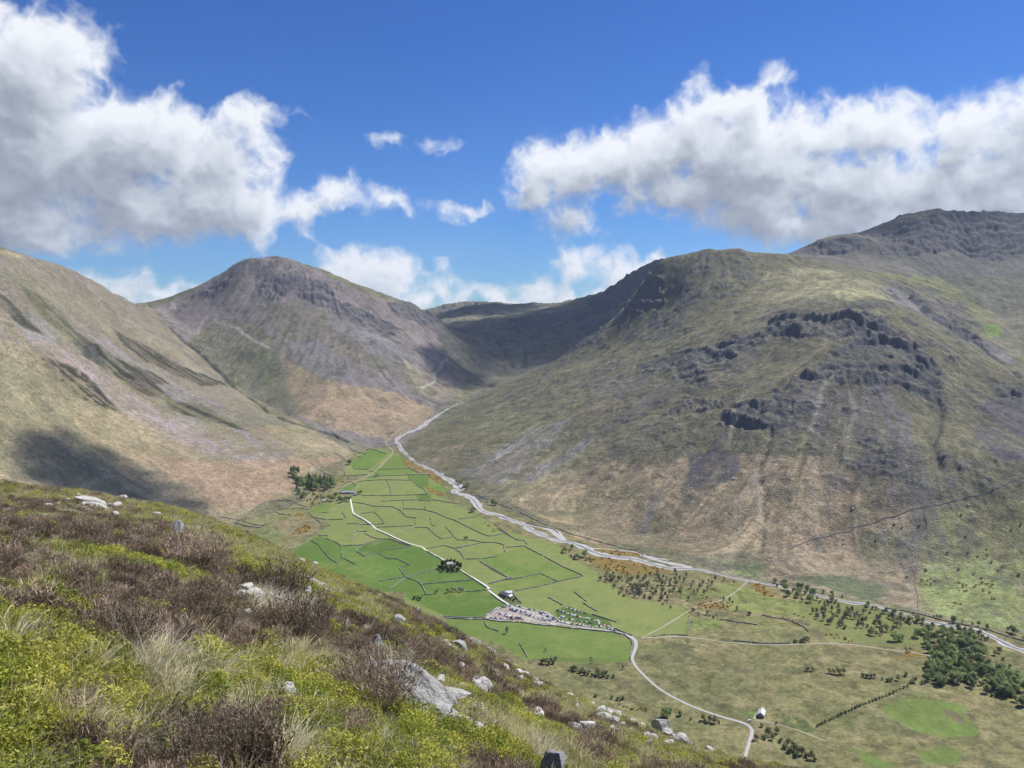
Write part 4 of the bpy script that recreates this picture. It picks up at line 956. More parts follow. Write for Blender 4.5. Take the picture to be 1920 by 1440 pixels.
def resample(P, step):
    P = np.array(P, float); d = np.r_[0, np.cumsum(np.hypot(*np.diff(P, axis=0).T))]
    n = max(2, int(d[-1] / step) + 1); t = np.linspace(0, d[-1], n)
    return np.stack([np.interp(t, d, P[:, 0]), np.interp(t, d, P[:, 1])], -1), t / max(d[-1], 1e-6)
def smoothline(P, k=2):
    P = np.array(P, float)
    for _ in range(k):
        Q = [P[0]]
        for a, b in zip(P[:-1], P[1:]): Q += [a * .75 + b * .25, a * .25 + b * .75]
        P = np.array(Q + [P[-1]])
    return P
def strip(name, P, widths, mat, lift=.12, kind=True, step=6., jag=.0, seed=0):
    Q, t = resample(smoothline(P), step)
    w_ = np.interp(t, np.linspace(0, 1, len(widths)), widths)
    d = np.gradient(Q, axis=0); d /= np.hypot(*d.T)[:, None] + 1e-9; nrm = np.stack([-d[:, 1], d[:, 0]], -1)
    V, Fc = [], []
    NS = 5
    for i in range(len(Q)):
        j1 = 1 + jag * float(vnoise(np.array(Q[i, 0] / 17), np.array(Q[i, 1] / 17), seed)); j2 = 1 + jag * float(vnoise(np.array(Q[i, 0] / 17), np.array(Q[i, 1] / 17), seed + 5))
        for s in np.linspace(-1, 1, NS):
            x, y = Q[i] + nrm[i] * s * w_[i] / 2 * (j1 if s < 0 else j2)
            V.append((x, y, lift + (.05 if abs(s) < .6 else 0)))
    for i in range(len(Q) - 1):
        for s in range(NS - 1): b = i * NS + s; Fc.append((b, b + 1, b + NS + 1, b + NS))
    V = np.array(V); V[:, 2] += surf(V[:, 0], V[:, 1])
    me = mesh_from(name, [tuple(v) for v in V], Fc, [mat], smooth=True)
    o = link(name, me)
    if kind: o['kind'] = 'structure'
    return o
LAND = {}
def note(nm, px, py): LAND[nm] = (px, py)

# ------------------------------------------------------------------ river, roads, paths
RIV = tr("K 1420,885 1350,900 1290,940 1210,990 1160,1030 1080,1060 1030,1090") + tr("A 985,215 1010,270 1050,310 1090,350 1140,385 1200,415 1280,450 1340,480 1385,510 1430,540 1490,577 1495,600 1440,615 1445,632 1540,648 1600,680 1625,715 1645,755 1700,790 1800,810 1860,828 1900,850") + \
      tr("F 350,415 420,443 540,475 620,522 700,565 800,608 900,642 1000,655 1100,690 1180,735 1280,772 1400,787 1600,805 1700,845 1800,872 1900,895") + tr("D 560,208 680,222 850,222 960,238 1080,262 1180,292 1290,318 1370,335") + \
      tr("C 700,285 860,325 1000,355 1080,378 1180,388 1260,402 1330,430 1400,452 1520,478 1640,503 1710,515 1800,555 1860,590 1930,612") + [(2050, 1255), (2300, 1340)]
rivp = [floor_pt(*p) if p[1] > 838 else gp(p)[:2] for p in RIV]
widths = [7, 8, 9, 10, 16, 18, 22, 24, 20, 16, 16, 16, 15, 14, 13, 12, 13, 16, 20, 22, 26, 26, 24, 24, 22, 20, 18, 20, 22, 22, 20, 22, 26, 26, 24, 22, 16, 14, 13, 13, 13, 14, 15, 16, 17, 18, 20, 24, 26, 26]
strip('river_gravel', rivp, [q * .95 for q in widths], M_gravel, .25, True, 7, .55, 3)
strip('river', rivp, [2, 2, 3, 3, 4, 4, 3, 4, 4, 5, 4, 5, 4, 5], M_water, .45, True, 7, .5, 9)
b2 = [floor_pt(*p) for p in tr("F 1180,715 1300,712 1500,708 1600,720 1680,750 1760,785 1850,805 1920,830") + tr("D 340,65 450,108 560,145 660,175 760,195 850,215")]
strip('side_channel', b2, [6, 5, 5, 7, 8, 9, 12, 14], M_gravel, .22, True, 7, .5, 13)
strip('gravel_bar', [floor_pt(*p) for p in tr("F 600,490 700,515 800,530 870,560 900,600 960,640")], [10, 14, 18, 12], M_gravel, .22, True, 7, .5, 14)
LANE = tr("A 592,655 600,690 606,720 613,760 620,795 660,818 700,838 740,862 775,890 800,920 850,942 900,962 1000,1012 1100,1050 1190,1070 1210,1098 1280,1132 1370,1182 1440,1220 1495,1258 1560,1300 1640,1345 1720,1395 1752,1430") + tr("B 600,560 640,600 690,635 740,672 788,703")
lanep = [floor_pt(*p) for p in LANE]
strip('lane', lanep, [4.2, 3.6, 3.4, 3.4, 3.4, 3.8], M_white, .2)
ROAD = tr("B 300,790 420,799 600,801 720,818 860,824 1000,842 1130,852 1250,868 1400,882 1560,897 1650,918 1712,945 1735,985 1722,1040 1702,1080 1705,1120 1740,1175 1800,1235 1860,1290 1910,1330") + tr("C 240,818 350,873 480,918 590,948 618,962 634,985 626,1020 612,1062 600,1110")
roadp = [floor_pt(*p) for p in ROAD]
strip('road', roadp, [3.6, 4, 4, 4, 4.4, 4.5, 7.5, 7.5, 5.6, 4.4, 4, 3.8, 3.7, 3.9, 4.4, 4.6, 4], M_road, .2)
strip('car_park_lane', [floor_pt(*p) for p in tr("B 790,703 860,738 920,765 1000,800 1080,830 1130,850")], [5, 7, 7, 6], M_road, .24)
for nm, s, wd, fl in [('path', "A 520,588 570,562 612,546 660,525 720,500 755,482 790,460 830,430 880,372 910,342 945,312 950,288 925,258 882,222 900,195 950,165 1000,130 1030,100", 3.6, 1),
                  ('path', "C 108,548 200,542 330,540 450,560 560,572 700,580 820,578 940,572 1000,572 1100,578 1200,590 1290,605 1400,615 1480,632", 3.4, 1),
                  ('path', "C 110,545 160,520 200,500 280,450 340,412 400,385 440,378 490,368 530,345 570,315 600,288 625,275", 3.0, 1),
                  ('path', "C 680,265 760,255 880,238 1050,235 1300,225 1400,218 1600,210 1800,200 1900,182", 2.0, 0),
                  ('path', "C 645,935 700,945 760,957 860,987 980,1035", 2.2, 1), ('path', "C 640,930 652,915 660,900", 3, 1)]:
    P = [floor_pt(*p) if fl else gp(p)[:2] for p in tr(s)]
    strip(nm, P, [wd, wd * .8, wd], M_track, .3 if not fl else .18, True, 6, .4, 21)

# ------------------------------------------------------------------ dry stone walls
def wall_mesh(P, h, wd, seed, step=5.0):
    Q, t = resample(P, step); n = len(Q)
    r = np.random.default_rng(seed)
    Q = Q + r.normal(0, .35, Q.shape) * np.minimum(1, np.minimum(np.arange(n), np.arange(n)[::-1]))[:, None]
    d = np.gradient(Q, axis=0); d /= np.hypot(*d.T)[:, None] + 1e-9; nr = np.stack([-d[:, 1], d[:, 0]], -1)
    hh = h * (1 + r.normal(0, .10, n)); hh[r.random(n) < .04] *= .5
    V, Fc = [], []
    for i in range(n):
        for s, k in ((-1, 0), (-.62, 1), (.62, 1), (1, 0)):
            x, y = Q[i] + nr[i] * s * wd / 2; V.append((x, y, -1.2 if not k else hh[i] + r.normal(0, .06)))
    for i in range(n - 1):
        for k in range(3): b = i * 4 + k; Fc.append((b, b + 4, b + 5, b + 1))
    Fc.append((0, 1, 2, 3)); e = (n - 1) * 4; Fc.append((e + 3, e + 2, e + 1, e))
    V = np.array(V); cq = np.repeat(surf(Q[:, 0], Q[:, 1]), 4); V[:, 2] += cq
    return mesh_from('drystone_wall', [tuple(v) for v in V], Fc, [M_wall])
LM = [('hamlet', 655, 925), ('yew clump', 842, 1060), ('farmhouse', 950, 1112), ('car park', 1020, 1155), ('lane bend', 795, 1025), ('conifer wood', 590, 905),
      ('valley head', 715, 850), ('stony beck', 880, 930), ('road junction', 1190, 1192), ('barn', 1430, 1335), ('gorse flat', 1150, 1035), ('scrub wood', 1250, 1100),
      ('left field corner', 590, 1010), ('footbridge', 1398, 1090), ('middle fields', 770, 990), ('beckside fields', 960, 1000), ('bottom meadow', 1040, 1220)]
def place_words(px, py, used):
    d = sorted(LM, key=lambda l: math.hypot((l[1] - px), (l[2] - py) * 1.6))
    out_ = []
    for nm, lx, ly in d[:5]:
        dx, dy = px - lx, (py - ly) * 1.6
        side = ('right of' if dx > 0 else 'left of') if abs(dx) > abs(dy) else ('in front of' if dy > 0 else 'behind')
        out_.append((side, nm))
    return out_
ORD = ['nearest', 'second nearest', 'third nearest', 'fourth nearest', 'fifth nearest', 'sixth nearest', 'seventh nearest', 'eighth nearest', 'ninth nearest', 'tenth nearest', 'eleventh nearest', 'twelfth nearest']
def label_by_place(items, noun):
    """items: (obj, px, py, adjective) -> unique labels from what each stands beside"""
    buckets = {}
    for it in items:
        side, nm = place_words(it[1], it[2], None)[0]
        buckets.setdefault((it[3], side, nm), []).append(it)
    for (adj, side, nm), L in buckets.items():
        l = next(q for q in LM if q[0] == nm)
        L.sort(key=lambda it: math.hypot(it[1] - l[1], (it[2] - l[2]) * 1.6))
        for i, it in enumerate(L):
            o_ = ORD[i] if i < len(ORD) else f'number {i + 1} in order of distance'
            it[0]['label'] = f"{adj} {noun} {side} the {nm}" + (f", {o_} to it" if len(L) > 1 else '')
WALLS = """A 430,125 500,170 560,220 625,290|A 625,290 680,300 730,318|A 720,262 800,280 900,308|A 465,355 520,368 570,390|A 620,415 630,435 740,440|A 748,405 750,455 785,460|A 550,455 560,490 640,488 740,480|A 275,445 360,465 465,495
A 820,440 960,436 1070,432|A 1072,420 1110,445 1165,468|A 735,505 870,492 1000,487 1080,482 1250,482|A 640,545 720,530 890,524 1090,527|A 1068,488 1100,530 1150,570 1200,600 1230,640|A 895,525 925,590 930,640|A 615,545 645,570 638,602 605,614
A 690,652 850,654 1100,648 1225,642|A 1148,645 1152,692 1255,697|A 850,700 1000,692 1140,688|A 612,705 720,722 800,742 940,742 1000,772 1060,827 1135,837|A 1025,700 1038,730 1035,760 1200,768 1300,795 1400,840 1440,850 1600,930 1700,975 1735,985
A 1262,685 1380,705 1470,718|A 788,785 850,840 870,875|A 680,800 785,787|A 1250,820 1265,890 1285,900|A 812,912 950,908 1110,897|A 1127,915 1230,914 1290,970 1340,1007|A 1340,1007 1430,992|A 1378,910 1420,955 1445,985 1470,1010|A 1472,1015 1590,1017 1680,1037 1780,1037 1850,1052 1862,1110
A 530,790 545,810 562,835|A 565,887 670,880 650,946 735,946|A 672,892 880,884|A 718,962 780,996 838,1010|A 842,1008 920,1006 990,1035 1080,1062|A 395,1003 480,1035 525,1065 528,1160 640,1215|A 527,1065 690,1057|A 692,1056 830,1016|A 690,1062 640,1107 715,1150|A 717,1150 820,1116
A 817,1120 880,1155 900,1170 980,1170 1082,1222|A 1080,1223 993,1240 1048,1320|A 910,1100 1080,1072|A 920,1415 1050,1325|A 1052,1322 1310,1250|A 1054,1324 1130,1347 1180,1385 1210,1440|A 830,1355 1040,1320|A 1370,1062 1440,1080 1500,1120 1530,1170|A 1545,1174 1700,1166 1790,1151|A 1450,1082 1670,1040|A 1218,1087 1370,1062
A 265,1016 340,1056 380,1112 430,1167 490,1207|A 140,1087 260,1018|A 410,850 540,850|A 270,800 290,830 400,850|A 650,946 620,1000 603,1055|A 360,793 420,790 510,725|A 980,970 1130,910|A 1775,885 1850,940 1920,990|A 1480,845 1630,825|A 1737,985 1850,965|A 1657,1190 1760,1260 1900,1332|A 1732,1370 1920,1322
A 1640,650 1740,690 1800,720 1920,757|A 468,5 482,50 465,100|A 1205,740 1215,765|A 1125,850 1135,890|A 330,978 415,984|A 300,835 350,870 365,905
B 750,268 820,262 890,256|B 890,256 1030,330|B 1040,335 1180,410 1330,478|B 1332,483 1240,503 1145,524|B 1010,462 1075,492 1140,522|B 1143,526 1000,560 820,595|B 622,541 730,515 840,500 1005,465|B 558,370 700,450 780,500|B 445,600 560,592 640,582|B 122,545 300,528 520,510|B 100,520 130,560 155,620|B 120,625 200,622
B 392,275 480,252 570,233|B 686,122 760,167 840,212 890,213 912,246|B 1160,130 1250,165 1400,190 1520,216|B 1520,216 1620,246 1720,271 1800,306 1920,346|B 860,0 950,40 1065,98|B 900,85 1000,110 1100,125 1150,160|B 800,598 830,640 872,686
B 290,784 420,795 598,797|B 300,797 450,806 600,808 700,822 860,828|B 862,829 1000,848 1130,858 1250,874|B 1252,874 1400,889 1560,903 1640,920 1688,955|B 1690,957 1706,1000 1690,1055 1683,1090 1690,1130|B 1070,640 1180,700|B 1265,600 1310,635 1360,672|B 1335,685 1380,715 1440,745|B 1400,768 1520,808 1585,828|B 590,820 620,870 700,895|B 857,990 890,1040 912,1088
B 640,612 700,660 780,706|B 408,437 500,498 610,572|B 1560,870 1640,903 1700,928
D 832,640 818,730 808,820|D 806,827 640,815 500,835|D 1110,680 1260,705 1440,730|D 1475,640 1560,660 1700,680 1800,720 1880,760 1900,790|D 1220,873 1380,888|D 1390,888 1560,901 1740,893
L 595,990 700,950 850,905 1000,860 1150,810 1300,765 1350,757|L 1352,757 1480,730 1600,700 1760,650 1960,570|L 1350,770 1375,850 1375,880 1345,930 1330,1040 1317,1105|L 1315,1110 1310,1200 1325,1260 1325,1340
E 740,275 900,300 1050,330 1200,375|E 1202,376 1400,420 1600,460 1750,510 1920,560|G 215,700 330,722 440,740|G 390,775 540,815 700,828|G 480,745 600,790 740,805|G 700,575 800,512 970,500|G 980,492 1080,508|G 1080,525 1250,580|G 1190,590 1250,612|G 860,640 960,672 1060,680|G 980,610 1180,588
K 1115,825 1200,865 1300,900|A 620,808 700,850 765,895|A 812,938 900,975 1000,1024 1100,1062|C 1440,600 1700,640|A 1215,1105 1290,1145 1350,1180""".replace('\n', '|').split('|')
items = []
for i, s in enumerate(WALLS):
    px = tr(s); nm = s.split()[0]
    on_floor = all(p[1] > 840 for p in px) and nm not in 'LK'
    P = [floor_pt(*p) if on_floor and nm != 'G' else gp(p)[:2] for p in px]
    L = sum(math.hypot(b[0] - a[0], b[1] - a[1]) for a, b in zip(P[:-1], P[1:]))
    h = 2.0 if nm in 'LK' else 1.85
    o = link('drystone_wall', wall_mesh(P, h, 1.35, 100 + i)); o['category'] = 'drystone wall'; o['group'] = 'drystone walls of the valley'
    m = px[len(px) // 2]; dx, dy = px[-1][0] - px[0][0], px[-1][1] - px[0][1]
    adj = ('long ' if L > 190 else 'short ' if L < 70 else '') + ('crooked ' if len(px) > 4 else '') + 'drystone'
    tilt = 'cross-valley wall' if abs(dx) > 3 * abs(dy) else 'up-valley wall' if abs(dy) > abs(dx) * 1.1 else 'slanting wall'
    if nm == 'L': tilt = 'wall climbing the craggy fell' if abs(dx) > abs(dy) else 'wall dropping down the fell'
    items.append([o, sum(p[0] for p in px) / len(px), sum(p[1] for p in px) / len(px), adj, tilt])
for kind in set(it[4] for it in items): label_by_place([it for it in items if it[4] == kind], kind)
for o, t_ in ((items[-1][0], None),): pass
# ring sheepfold on the fell foot
c0x, c0y, _ = gp(tr("L 490,1048")[0]); ring = [(c0x + 7.5 * math.cos(a), c0y + 9 * math.sin(a)) for a in np.linspace(.4, 6.2, 16)]
tag(link('sheepfold', wall_mesh(ring, 1.4, .9, 5, 2.5)), 'round stone sheepfold at the foot of the craggy fell', 'sheepfold')
# ------------------------------------------------------------------ trees and bushes
def leafmat(name, c1, c2, trans=.42): return simple_mat(name, c1, .6, .28, .35, second=c2, trans=trans, spec=.25)
ML = {'conifer': leafmat('conifer_needles', (.09, .16, .065), (.13, .21, .08)), 'broad': leafmat('oak_leaves', (.23, .32, .12), (.33, .40, .16)),
      'olive': leafmat('budding_leaves', (.23, .245, .11), (.31, .31, .15)), 'bare': leafmat('bare_twigs', (.24, .22, .19), (.30, .28, .24), .1), 'yew': leafmat('yew_needles', (.018, .034, .014), (.032, .050, .018)),
      'blossom': leafmat('hawthorn_blossom', (.50, .50, .42), (.30, .34, .20)), 'dark': leafmat('shrub_leaves', (.17, .225, .11), (.25, .30, .14)),
      'gorse': leafmat('gorse_flowers', (.60, .36, .04), (.24, .17, .045))}
M_bark = pbr('tree_bark', (.11, .09, .07), .95, .3, 2)
def crown_mesh(kind, R, H0, H1, n, leaf, lobes=7, seed=0):
    r = random.Random(seed); V, Fc = [], []
    cs = []
    for k in range(lobes):
        a = r.uniform(0, 6.283); rr = R * r.uniform(.15, .62); hz = r.uniform(H0 + (H1 - H0) * .2, H1 - (H1 - H0) * .2)
        if kind == 'conifer': rr = R * .25; 
        cs.append((math.cos(a) * rr, math.sin(a) * rr, hz, R * r.uniform(.35, .6), (H1 - H0) * r.uniform(.2, .32)))
    for _ in range(n):
        if kind == 'conifer':
            t = r.random() ** .8; z = H0 + (H1 - H0) * t; q = R * (1 - t) * (1 + .25 * math.sin(t * 40)) * r.uniform(.6, 1.05) + .1; a = r.uniform(0, 6.283)
            c = Vector((math.cos(a) * q, math.sin(a) * q, z - q * .2))
        elif kind == 'bare':
            a = r.uniform(0, 6.283); t = r.random() ** .6; z = H0 + (H1 - H0) * t; q = R * math.sin(math.pi * min(1, .2 + t * .72)) * r.random() ** .5; c = Vector((math.cos(a) * q, math.sin(a) * q, z))
        else:
            l = r.choice(cs); u = Vector((r.gauss(0, 1), r.gauss(0, 1), r.gauss(0, 1))).normalized() * (r.random() ** .35)
            c = Vector((l[0] + u.x * l[3], l[1] + u.y * l[3], l[2] + u.z * l[4]))
            if c.z < H0 * .6: c.z = H0 * .6
        s = leaf * r.uniform(.6, 1.3)
        u = Vector((r.gauss(0, 1), r.gauss(0, 1), r.gauss(0, .7))).normalized(); v = u.cross(Vector((r.gauss(0, 1), r.gauss(0, 1), r.gauss(0, 1)))).normalized()
        if kind == 'bare': p0 = Vector((c.x * .4, c.y * .4, c.z - R * .35)); v *= .16; b = len(V); V.extend([tuple(p0 - v * s), tuple(p0 + v * s), tuple(c)]); Fc.append((b, b + 1, b + 2)); continue
        b = len(V)
        for q in (c - u * s, c + v * s * .8, c + u * s * .9, c - v * s * .7): V.append(tuple(q))
        Fc.append((b, b + 1, b + 2, b + 3))
    return mesh_from('crown', V, Fc, [ML[kind]])
def trunk_mesh(h, r0, limbs=5, seed=0, spread=.5):
    r = random.Random(seed); V, Fc = [], []
    def cone(p0, p1, ra, rb, n=6):
        d = (p1 - p0).normalized(); u = d.cross(Vector((.3, .9, .2))).normalized(); v = d.cross(u); b = len(V)
        for p, q in ((p0, ra), (p1, rb)):
            for k in range(n): a = 6.283 * k / n; V.append(tuple(p + (u * math.cos(a) + v * math.sin(a)) * q))
        for k in range(n): Fc.append((b + k, b + (k + 1) % n, b + n + (k + 1) % n, b + n + k))
    top = Vector((r.gauss(0, .03) * h, r.gauss(0, .03) * h, h)); cone(Vector((0, 0, -.4)), top * .55, r0, r0 * .65); cone(top * .55, top, r0 * .65, r0 * .2)
    for k in range(limbs):
        t = r.uniform(.4, .9); a = r.uniform(0, 6.283); L = h * spread * r.uniform(.5, 1); p0 = top * t
        p1 = p0 + Vector((math.cos(a) * L, math.sin(a) * L, L * r.uniform(.5, 1.1))); cone(p0, p1, r0 * .4, r0 * .1, 5)
    return mesh_from('trunk', V, Fc, [M_bark])
TREE = {}
def arche(kind, i):
    if (kind, i) in TREE: return TREE[(kind, i)]
    sd = hash((len(kind), i, ord(kind[0]))) & 0xffff
    if kind == 'conifer': r = (crown_mesh('conifer', 3.0, 1.2, 14, 520, .55, 5, sd), trunk_mesh(11, .28, 0, sd))
    elif kind == 'broad': r = (crown_mesh('broad', 5.0, 2.2, 10.5, 620, .62, 9, sd), trunk_mesh(7, .32, 5, sd))
    elif kind == 'olive': r = (crown_mesh('olive', 3.4, 1.2, 7, 420, .42, 8, sd), trunk_mesh(5, .2, 5, sd))
    elif kind == 'bare': r = (crown_mesh('bare', 3.4, 2.2, 8.5, 380, .9, 6, sd), trunk_mesh(7, .28, 8, sd, .42))
    elif kind == 'yew': r = (crown_mesh('yew', 4.6, .8, 9.5, 800, .55, 9, sd), trunk_mesh(6, .4, 4, sd))
    elif kind == 'blossom': r = (crown_mesh('blossom', 2.6, .8, 5, 330, .36, 7, sd), trunk_mesh(3.5, .16, 4, sd))
    elif kind == 'dark': r = (crown_mesh('dark', 2.7, .2, 4.6, 380, .42, 7, sd), trunk_mesh(2.5, .14, 4, sd))
    elif kind == 'gorse': r = (crown_mesh('gorse', 1.9, .0, 1.7, 190, .30, 6, sd), None)
    TREE[(kind, i)] = r; return r
NAMES = {'conifer': ('conifer_tree', 'conifer'), 'broad': ('broadleaf_tree', 'tree'), 'olive': ('budding_tree', 'tree'), 'bare': ('bare_tree', 'tree'), 'yew': ('yew_tree', 'yew'), 'blossom': ('hawthorn', 'hawthorn'), 'dark': ('shrub', 'shrub'), 'gorse': ('gorse_bush', 'gorse bush')}
ADJ = {'conifer': 'dark conifer', 'broad': 'green broadleaf tree', 'olive': 'pale budding tree', 'bare': 'bare twiggy tree', 'yew': 'round blackish yew', 'blossom': 'white hawthorn', 'dark': 'low dark shrub', 'gorse': 'orange gorse bush'}
VEG = []
def plant(kind, px, py, size=1.0, zone='', floor=True):
    x, y = floor_pt(px, py) if floor else gp((px, py))[:2]
    z = float(surf(x, y)); i = random.randrange(4 if kind != 'gorse' else 3)
    cr, tk = arche(kind, i); s = size * random.uniform(.78, 1.22) * {'gorse': 1.15, 'yew': 1.05, 'bare': 1.25, 'blossom': 1.3}.get(kind, 1.42); rz = random.uniform(0, 6.283)
    nm, cat = NAMES[kind]
    if tk is None or kind in ('dark',):
        o = link(nm, cr)
    else:
        o = bpy.data.objects.new(nm, None); COL.objects.link(o); o.empty_display_size = 1
        link('trunk', tk, o); link('crown', cr, o)
    o.location = (x, y, z - .1); o.rotation_euler = (0, 0, rz); o.scale = (s * random.uniform(.9, 1.1), s * random.uniform(.9, 1.1), s)
    o['category'] = cat; o['group'] = zone
    VEG.append([o, px, py, ADJ[kind], zone, s])
    return o
def scatter_px(s, n, mind=2.0):
    P = np.array(tr(s)); out_ = []; tries = 0
    while len(out_) < n and tries < n * 60:
        tries += 1; px = random.uniform(P[:, 0].min(), P[:, 0].max()); py = random.uniform(P[:, 1].min(), P[:, 1].max())
        if inpoly(np.array([px]), np.array([py]), P)[0] and all(math.hypot(px - a, (py - b) * 1.7) > mind for a, b in out_): out_.append((px, py))
    return sorted(out_, key=lambda p: p[1])
def zone(name, kinds, pts_, size=1.0, floor=True):
    for p in pts_: plant(random.choice(kinds), p[0], p[1], size, name, floor)
zone('in the conifer wood', ['conifer', 'broad', 'broad'], scatter_px("G 1050,262 1140,232 1340,250 1430,250 1590,290 1600,350 1480,385 1260,380 1130,352 1050,300", 74, 1.7), 1.2)
zone('below the conifer wood', ['broad', 'conifer'], tr("G 1130,420 1170,440 1210,470 1150,455 1190,490 1230,480"), .95)
zone('in the scrub behind the hamlet', ['bare', 'olive', 'dark', 'olive'], scatter_px("G 1230,390 1500,410 1480,490 1400,565 1330,570 1240,510", 26, 2.2), .85)
zone('beside the hamlet', ['broad'], tr("G 1520,495 1560,510 1610,455 1640,500 1680,520 1710,505 1740,500 1590,470 1660,530 1870,430 1900,425 1760,515"), .95)
zone('by the upper fields', ['bare', 'olive'], tr("A 810,495 830,490 800,505 1550,1010 1535,1012 580,520"), .9)
zone('at the edge of the upper fields', ['broad'], tr("A 585,402 600,398"), 1.05)
zone('across the beck', ['broad', 'dark'], tr("A 1470,555 1500,560 1525,585 1550,600 1560,580 1590,625 1510,600 1600,785 1615,780 1590,790 1765,728 1790,735"), .95)
zone('in the yew clump', ['yew'], tr("B 256,428 280,402 305,388 335,382 366,386 392,405 408,424 390,446 355,452 320,452 286,450 268,440 300,425 372,428 345,436 316,440"), 1.02)
zone('in the field left of the lane', ['bare', 'olive'], tr("B 230,612 320,605 350,598 372,600 400,592 430,600 415,602"), .9)
zone('at the brow of the hillside', ['dark'], tr("B 70,655 92,652 110,660"), 1.1)
zone('in the bottom meadow', ['bare'], tr("B 762,912"), 1.1)
zone('below the bottom meadow', ['dark', 'olive'], tr("B 1025,1135 1050,1142 1080,1145 1110,1140 1060,1120 1095,1115 1130,1110 1250,1185 1280,1195 1310,1210 1340,1222 1370,1228 1400,1235 1440,1235 1480,1240 1520,1245 1560,1245 1330,1200 1380,1210 1450,1222 1500,1230"), 1.0)
zone('by the meadow wall', ['bare'], tr("B 1390,1110 1400,1130 1630,1180 1050,1050"), .6)
zone('between the fields and the beck', ['dark', 'broad'], tr("F 935,745 965,750 1000,745 1020,725 950,720 1010,790 1040,805 1070,810 1100,800 1060,780 1130,790 1150,820 1145,765"), .95)
zone('in the scrub by the beck', ['dark', 'olive', 'blossom', 'bare', 'dark', 'olive'], scatter_px("D 20,280 700,260 780,370 760,470 620,550 420,510 200,470 20,340", 82, 2.6), 1.05)
zone('near the gorse flat', ['bare'], tr("D 710,300 740,330 800,300 860,360 920,400 960,460 900,450 1060,330 1000,350 950,370 1140,335 1230,360 870,450 820,510 1190,525 1215,545 1135,520 780,340 840,400 990,420 1030,370 700,340"), .95)
zone('beside the beck track', ['dark', 'bare', 'blossom'], tr("D 850,610 910,645 1050,665 1010,650 1080,640 990,640 870,600 1255,600 1140,560 590,545 660,575"), .8)
zone('on the open green flat', ['dark'], tr("D 1360,638 1378,640"), 1.1)
zone('along the beck belt', ['dark', 'broad', 'dark', 'olive'], scatter_px("C 735,280 800,285 900,315 1060,352 1065,385 960,395 840,370 740,320", 46, 3.2), .85)
zone('in the open wood by the beck', ['bare', 'olive', 'bare', 'dark'], scatter_px("C 880,400 1060,395 1300,440 1390,485 1310,520 1200,530 1060,505 930,460", 56, 4.0), 1.1)
zone('around the old oaks', ['broad'], tr("E 840,565 800,560 865,555"), .95)
zone('around the old oaks', ['olive', 'bare'], tr("E 620,510 700,510 590,500 650,515"), 1.2)
zone('by the long track', ['olive', 'dark'], tr("D 1790,885 1830,890 1870,885 1900,870 1850,880 1770,888"), .9)
zone('in the big beckside wood', ['broad', 'broad', 'dark', 'broad', 'olive'], scatter_px("E 975,510 1060,480 1200,465 1330,480 1440,490 1500,580 1560,660 1620,760 1750,850 1920,910 1990,960 1990,1160 1910,1140 1780,1080 1600,1020 1450,965 1250,940 1090,932 1020,880 1060,790 1130,700 1080,660 1000,590", 225, 3.6), 1.0)
zone('in the broken hedge', ['dark', 'olive'], tr("E 60,815 110,820 250,835 290,840 330,845 370,840 540,865 570,870 600,875 640,875 700,890 750,905 780,900 840,895 910,860 950,920 980,915 1050,925 1080,920"), .95)
zone('on the hedge bank', ['dark'], tr("E 150,1290 190,1270 260,1240 300,1215 360,1190 420,1160 470,1135 520,1115 560,1095 620,1075 680,1050 740,1030 800,1005 860,975 920,950 170,1280 220,1255 280,1228 330,1202 390,1175 445,1148 495,1126 540,1106 590,1086 650,1062 710,1040 770,1018 830,990 890,962"), .6)
zone('on the bank of the lower beck', ['dark', 'olive', 'broad'], tr("E 970,335 1150,355 1180,365 1205,370 1320,405 1390,405 1480,415 1530,425 1600,455 1780,475 1820,485 1920,550 1670,680 1700,660 1560,540 740,300 860,350 1840,500 1740,720 1800,790"), .8)
zone('on the foot of the craggy fell', ['dark'], tr("L 1235,870 1085,945 900,968 1590,925 1490,1018 1605,1012 1710,992 1715,1025 1735,1068 1800,1095 1770,1118 1635,1132 1890,1140 1900,855 1850,885 1330,862 1260,1150 1570,800 1190,855 1370,1110 1550,1110 1680,1160 1660,1035"), .85, False)
zone('along the lower beck bank', ['dark', 'olive', 'broad', 'dark'], scatter_px('C 1060,385 1180,400 1330,442 1420,465 1640,515 1760,545 1760,575 1640,540 1500,505 1400,490 1290,470 1160,425 1060,400', 34, 4.0), .85)
zone('near the barn', ['broad', 'dark'], tr("C 215,925 235,920"), .9)
zone('near the barn', ['dark', 'olive'], tr("C 290,915 400,938 430,945 455,952 680,968 750,1000 730,1030 770,1040 800,1060 830,1080 850,1095 870,1100 890,1112 910,1122 930,1130 650,1030 20,838 710,1010 690,1025 790,1070 815,1090 845,1110"), 1.0)
zone('between the road and the hillside', ['dark'], tr("Q 640,585 680,590 700,595 1080,700 1150,720 540,570 1240,735 1020,690 1330,740 1700,745"), .7)
zone('at the fell foot above the hamlet', ['dark'], tr("P 208,738 331,822 300,800 770,740"), .5, False)
for s, n in (("F 1160,785 1300,800 1600,815 1700,852 1900,905 1900,935 1500,950 1270,890 1180,840", 52), ("F 1230,724 1560,714 1700,785 1400,775 1300,765", 24), ("D 870,545 980,505 1100,540 1220,560 1150,590 990,580 900,565", 22), ("D 1380,335 1480,365 1600,480 1500,470 1400,400", 20), ("D 1020,390 1090,400 1080,420 1000,490 930,500 1040,450", 8)):
    zone('on the gorse flat by the beck', ['gorse'], scatter_px(s, n, 1.6), 1.25)
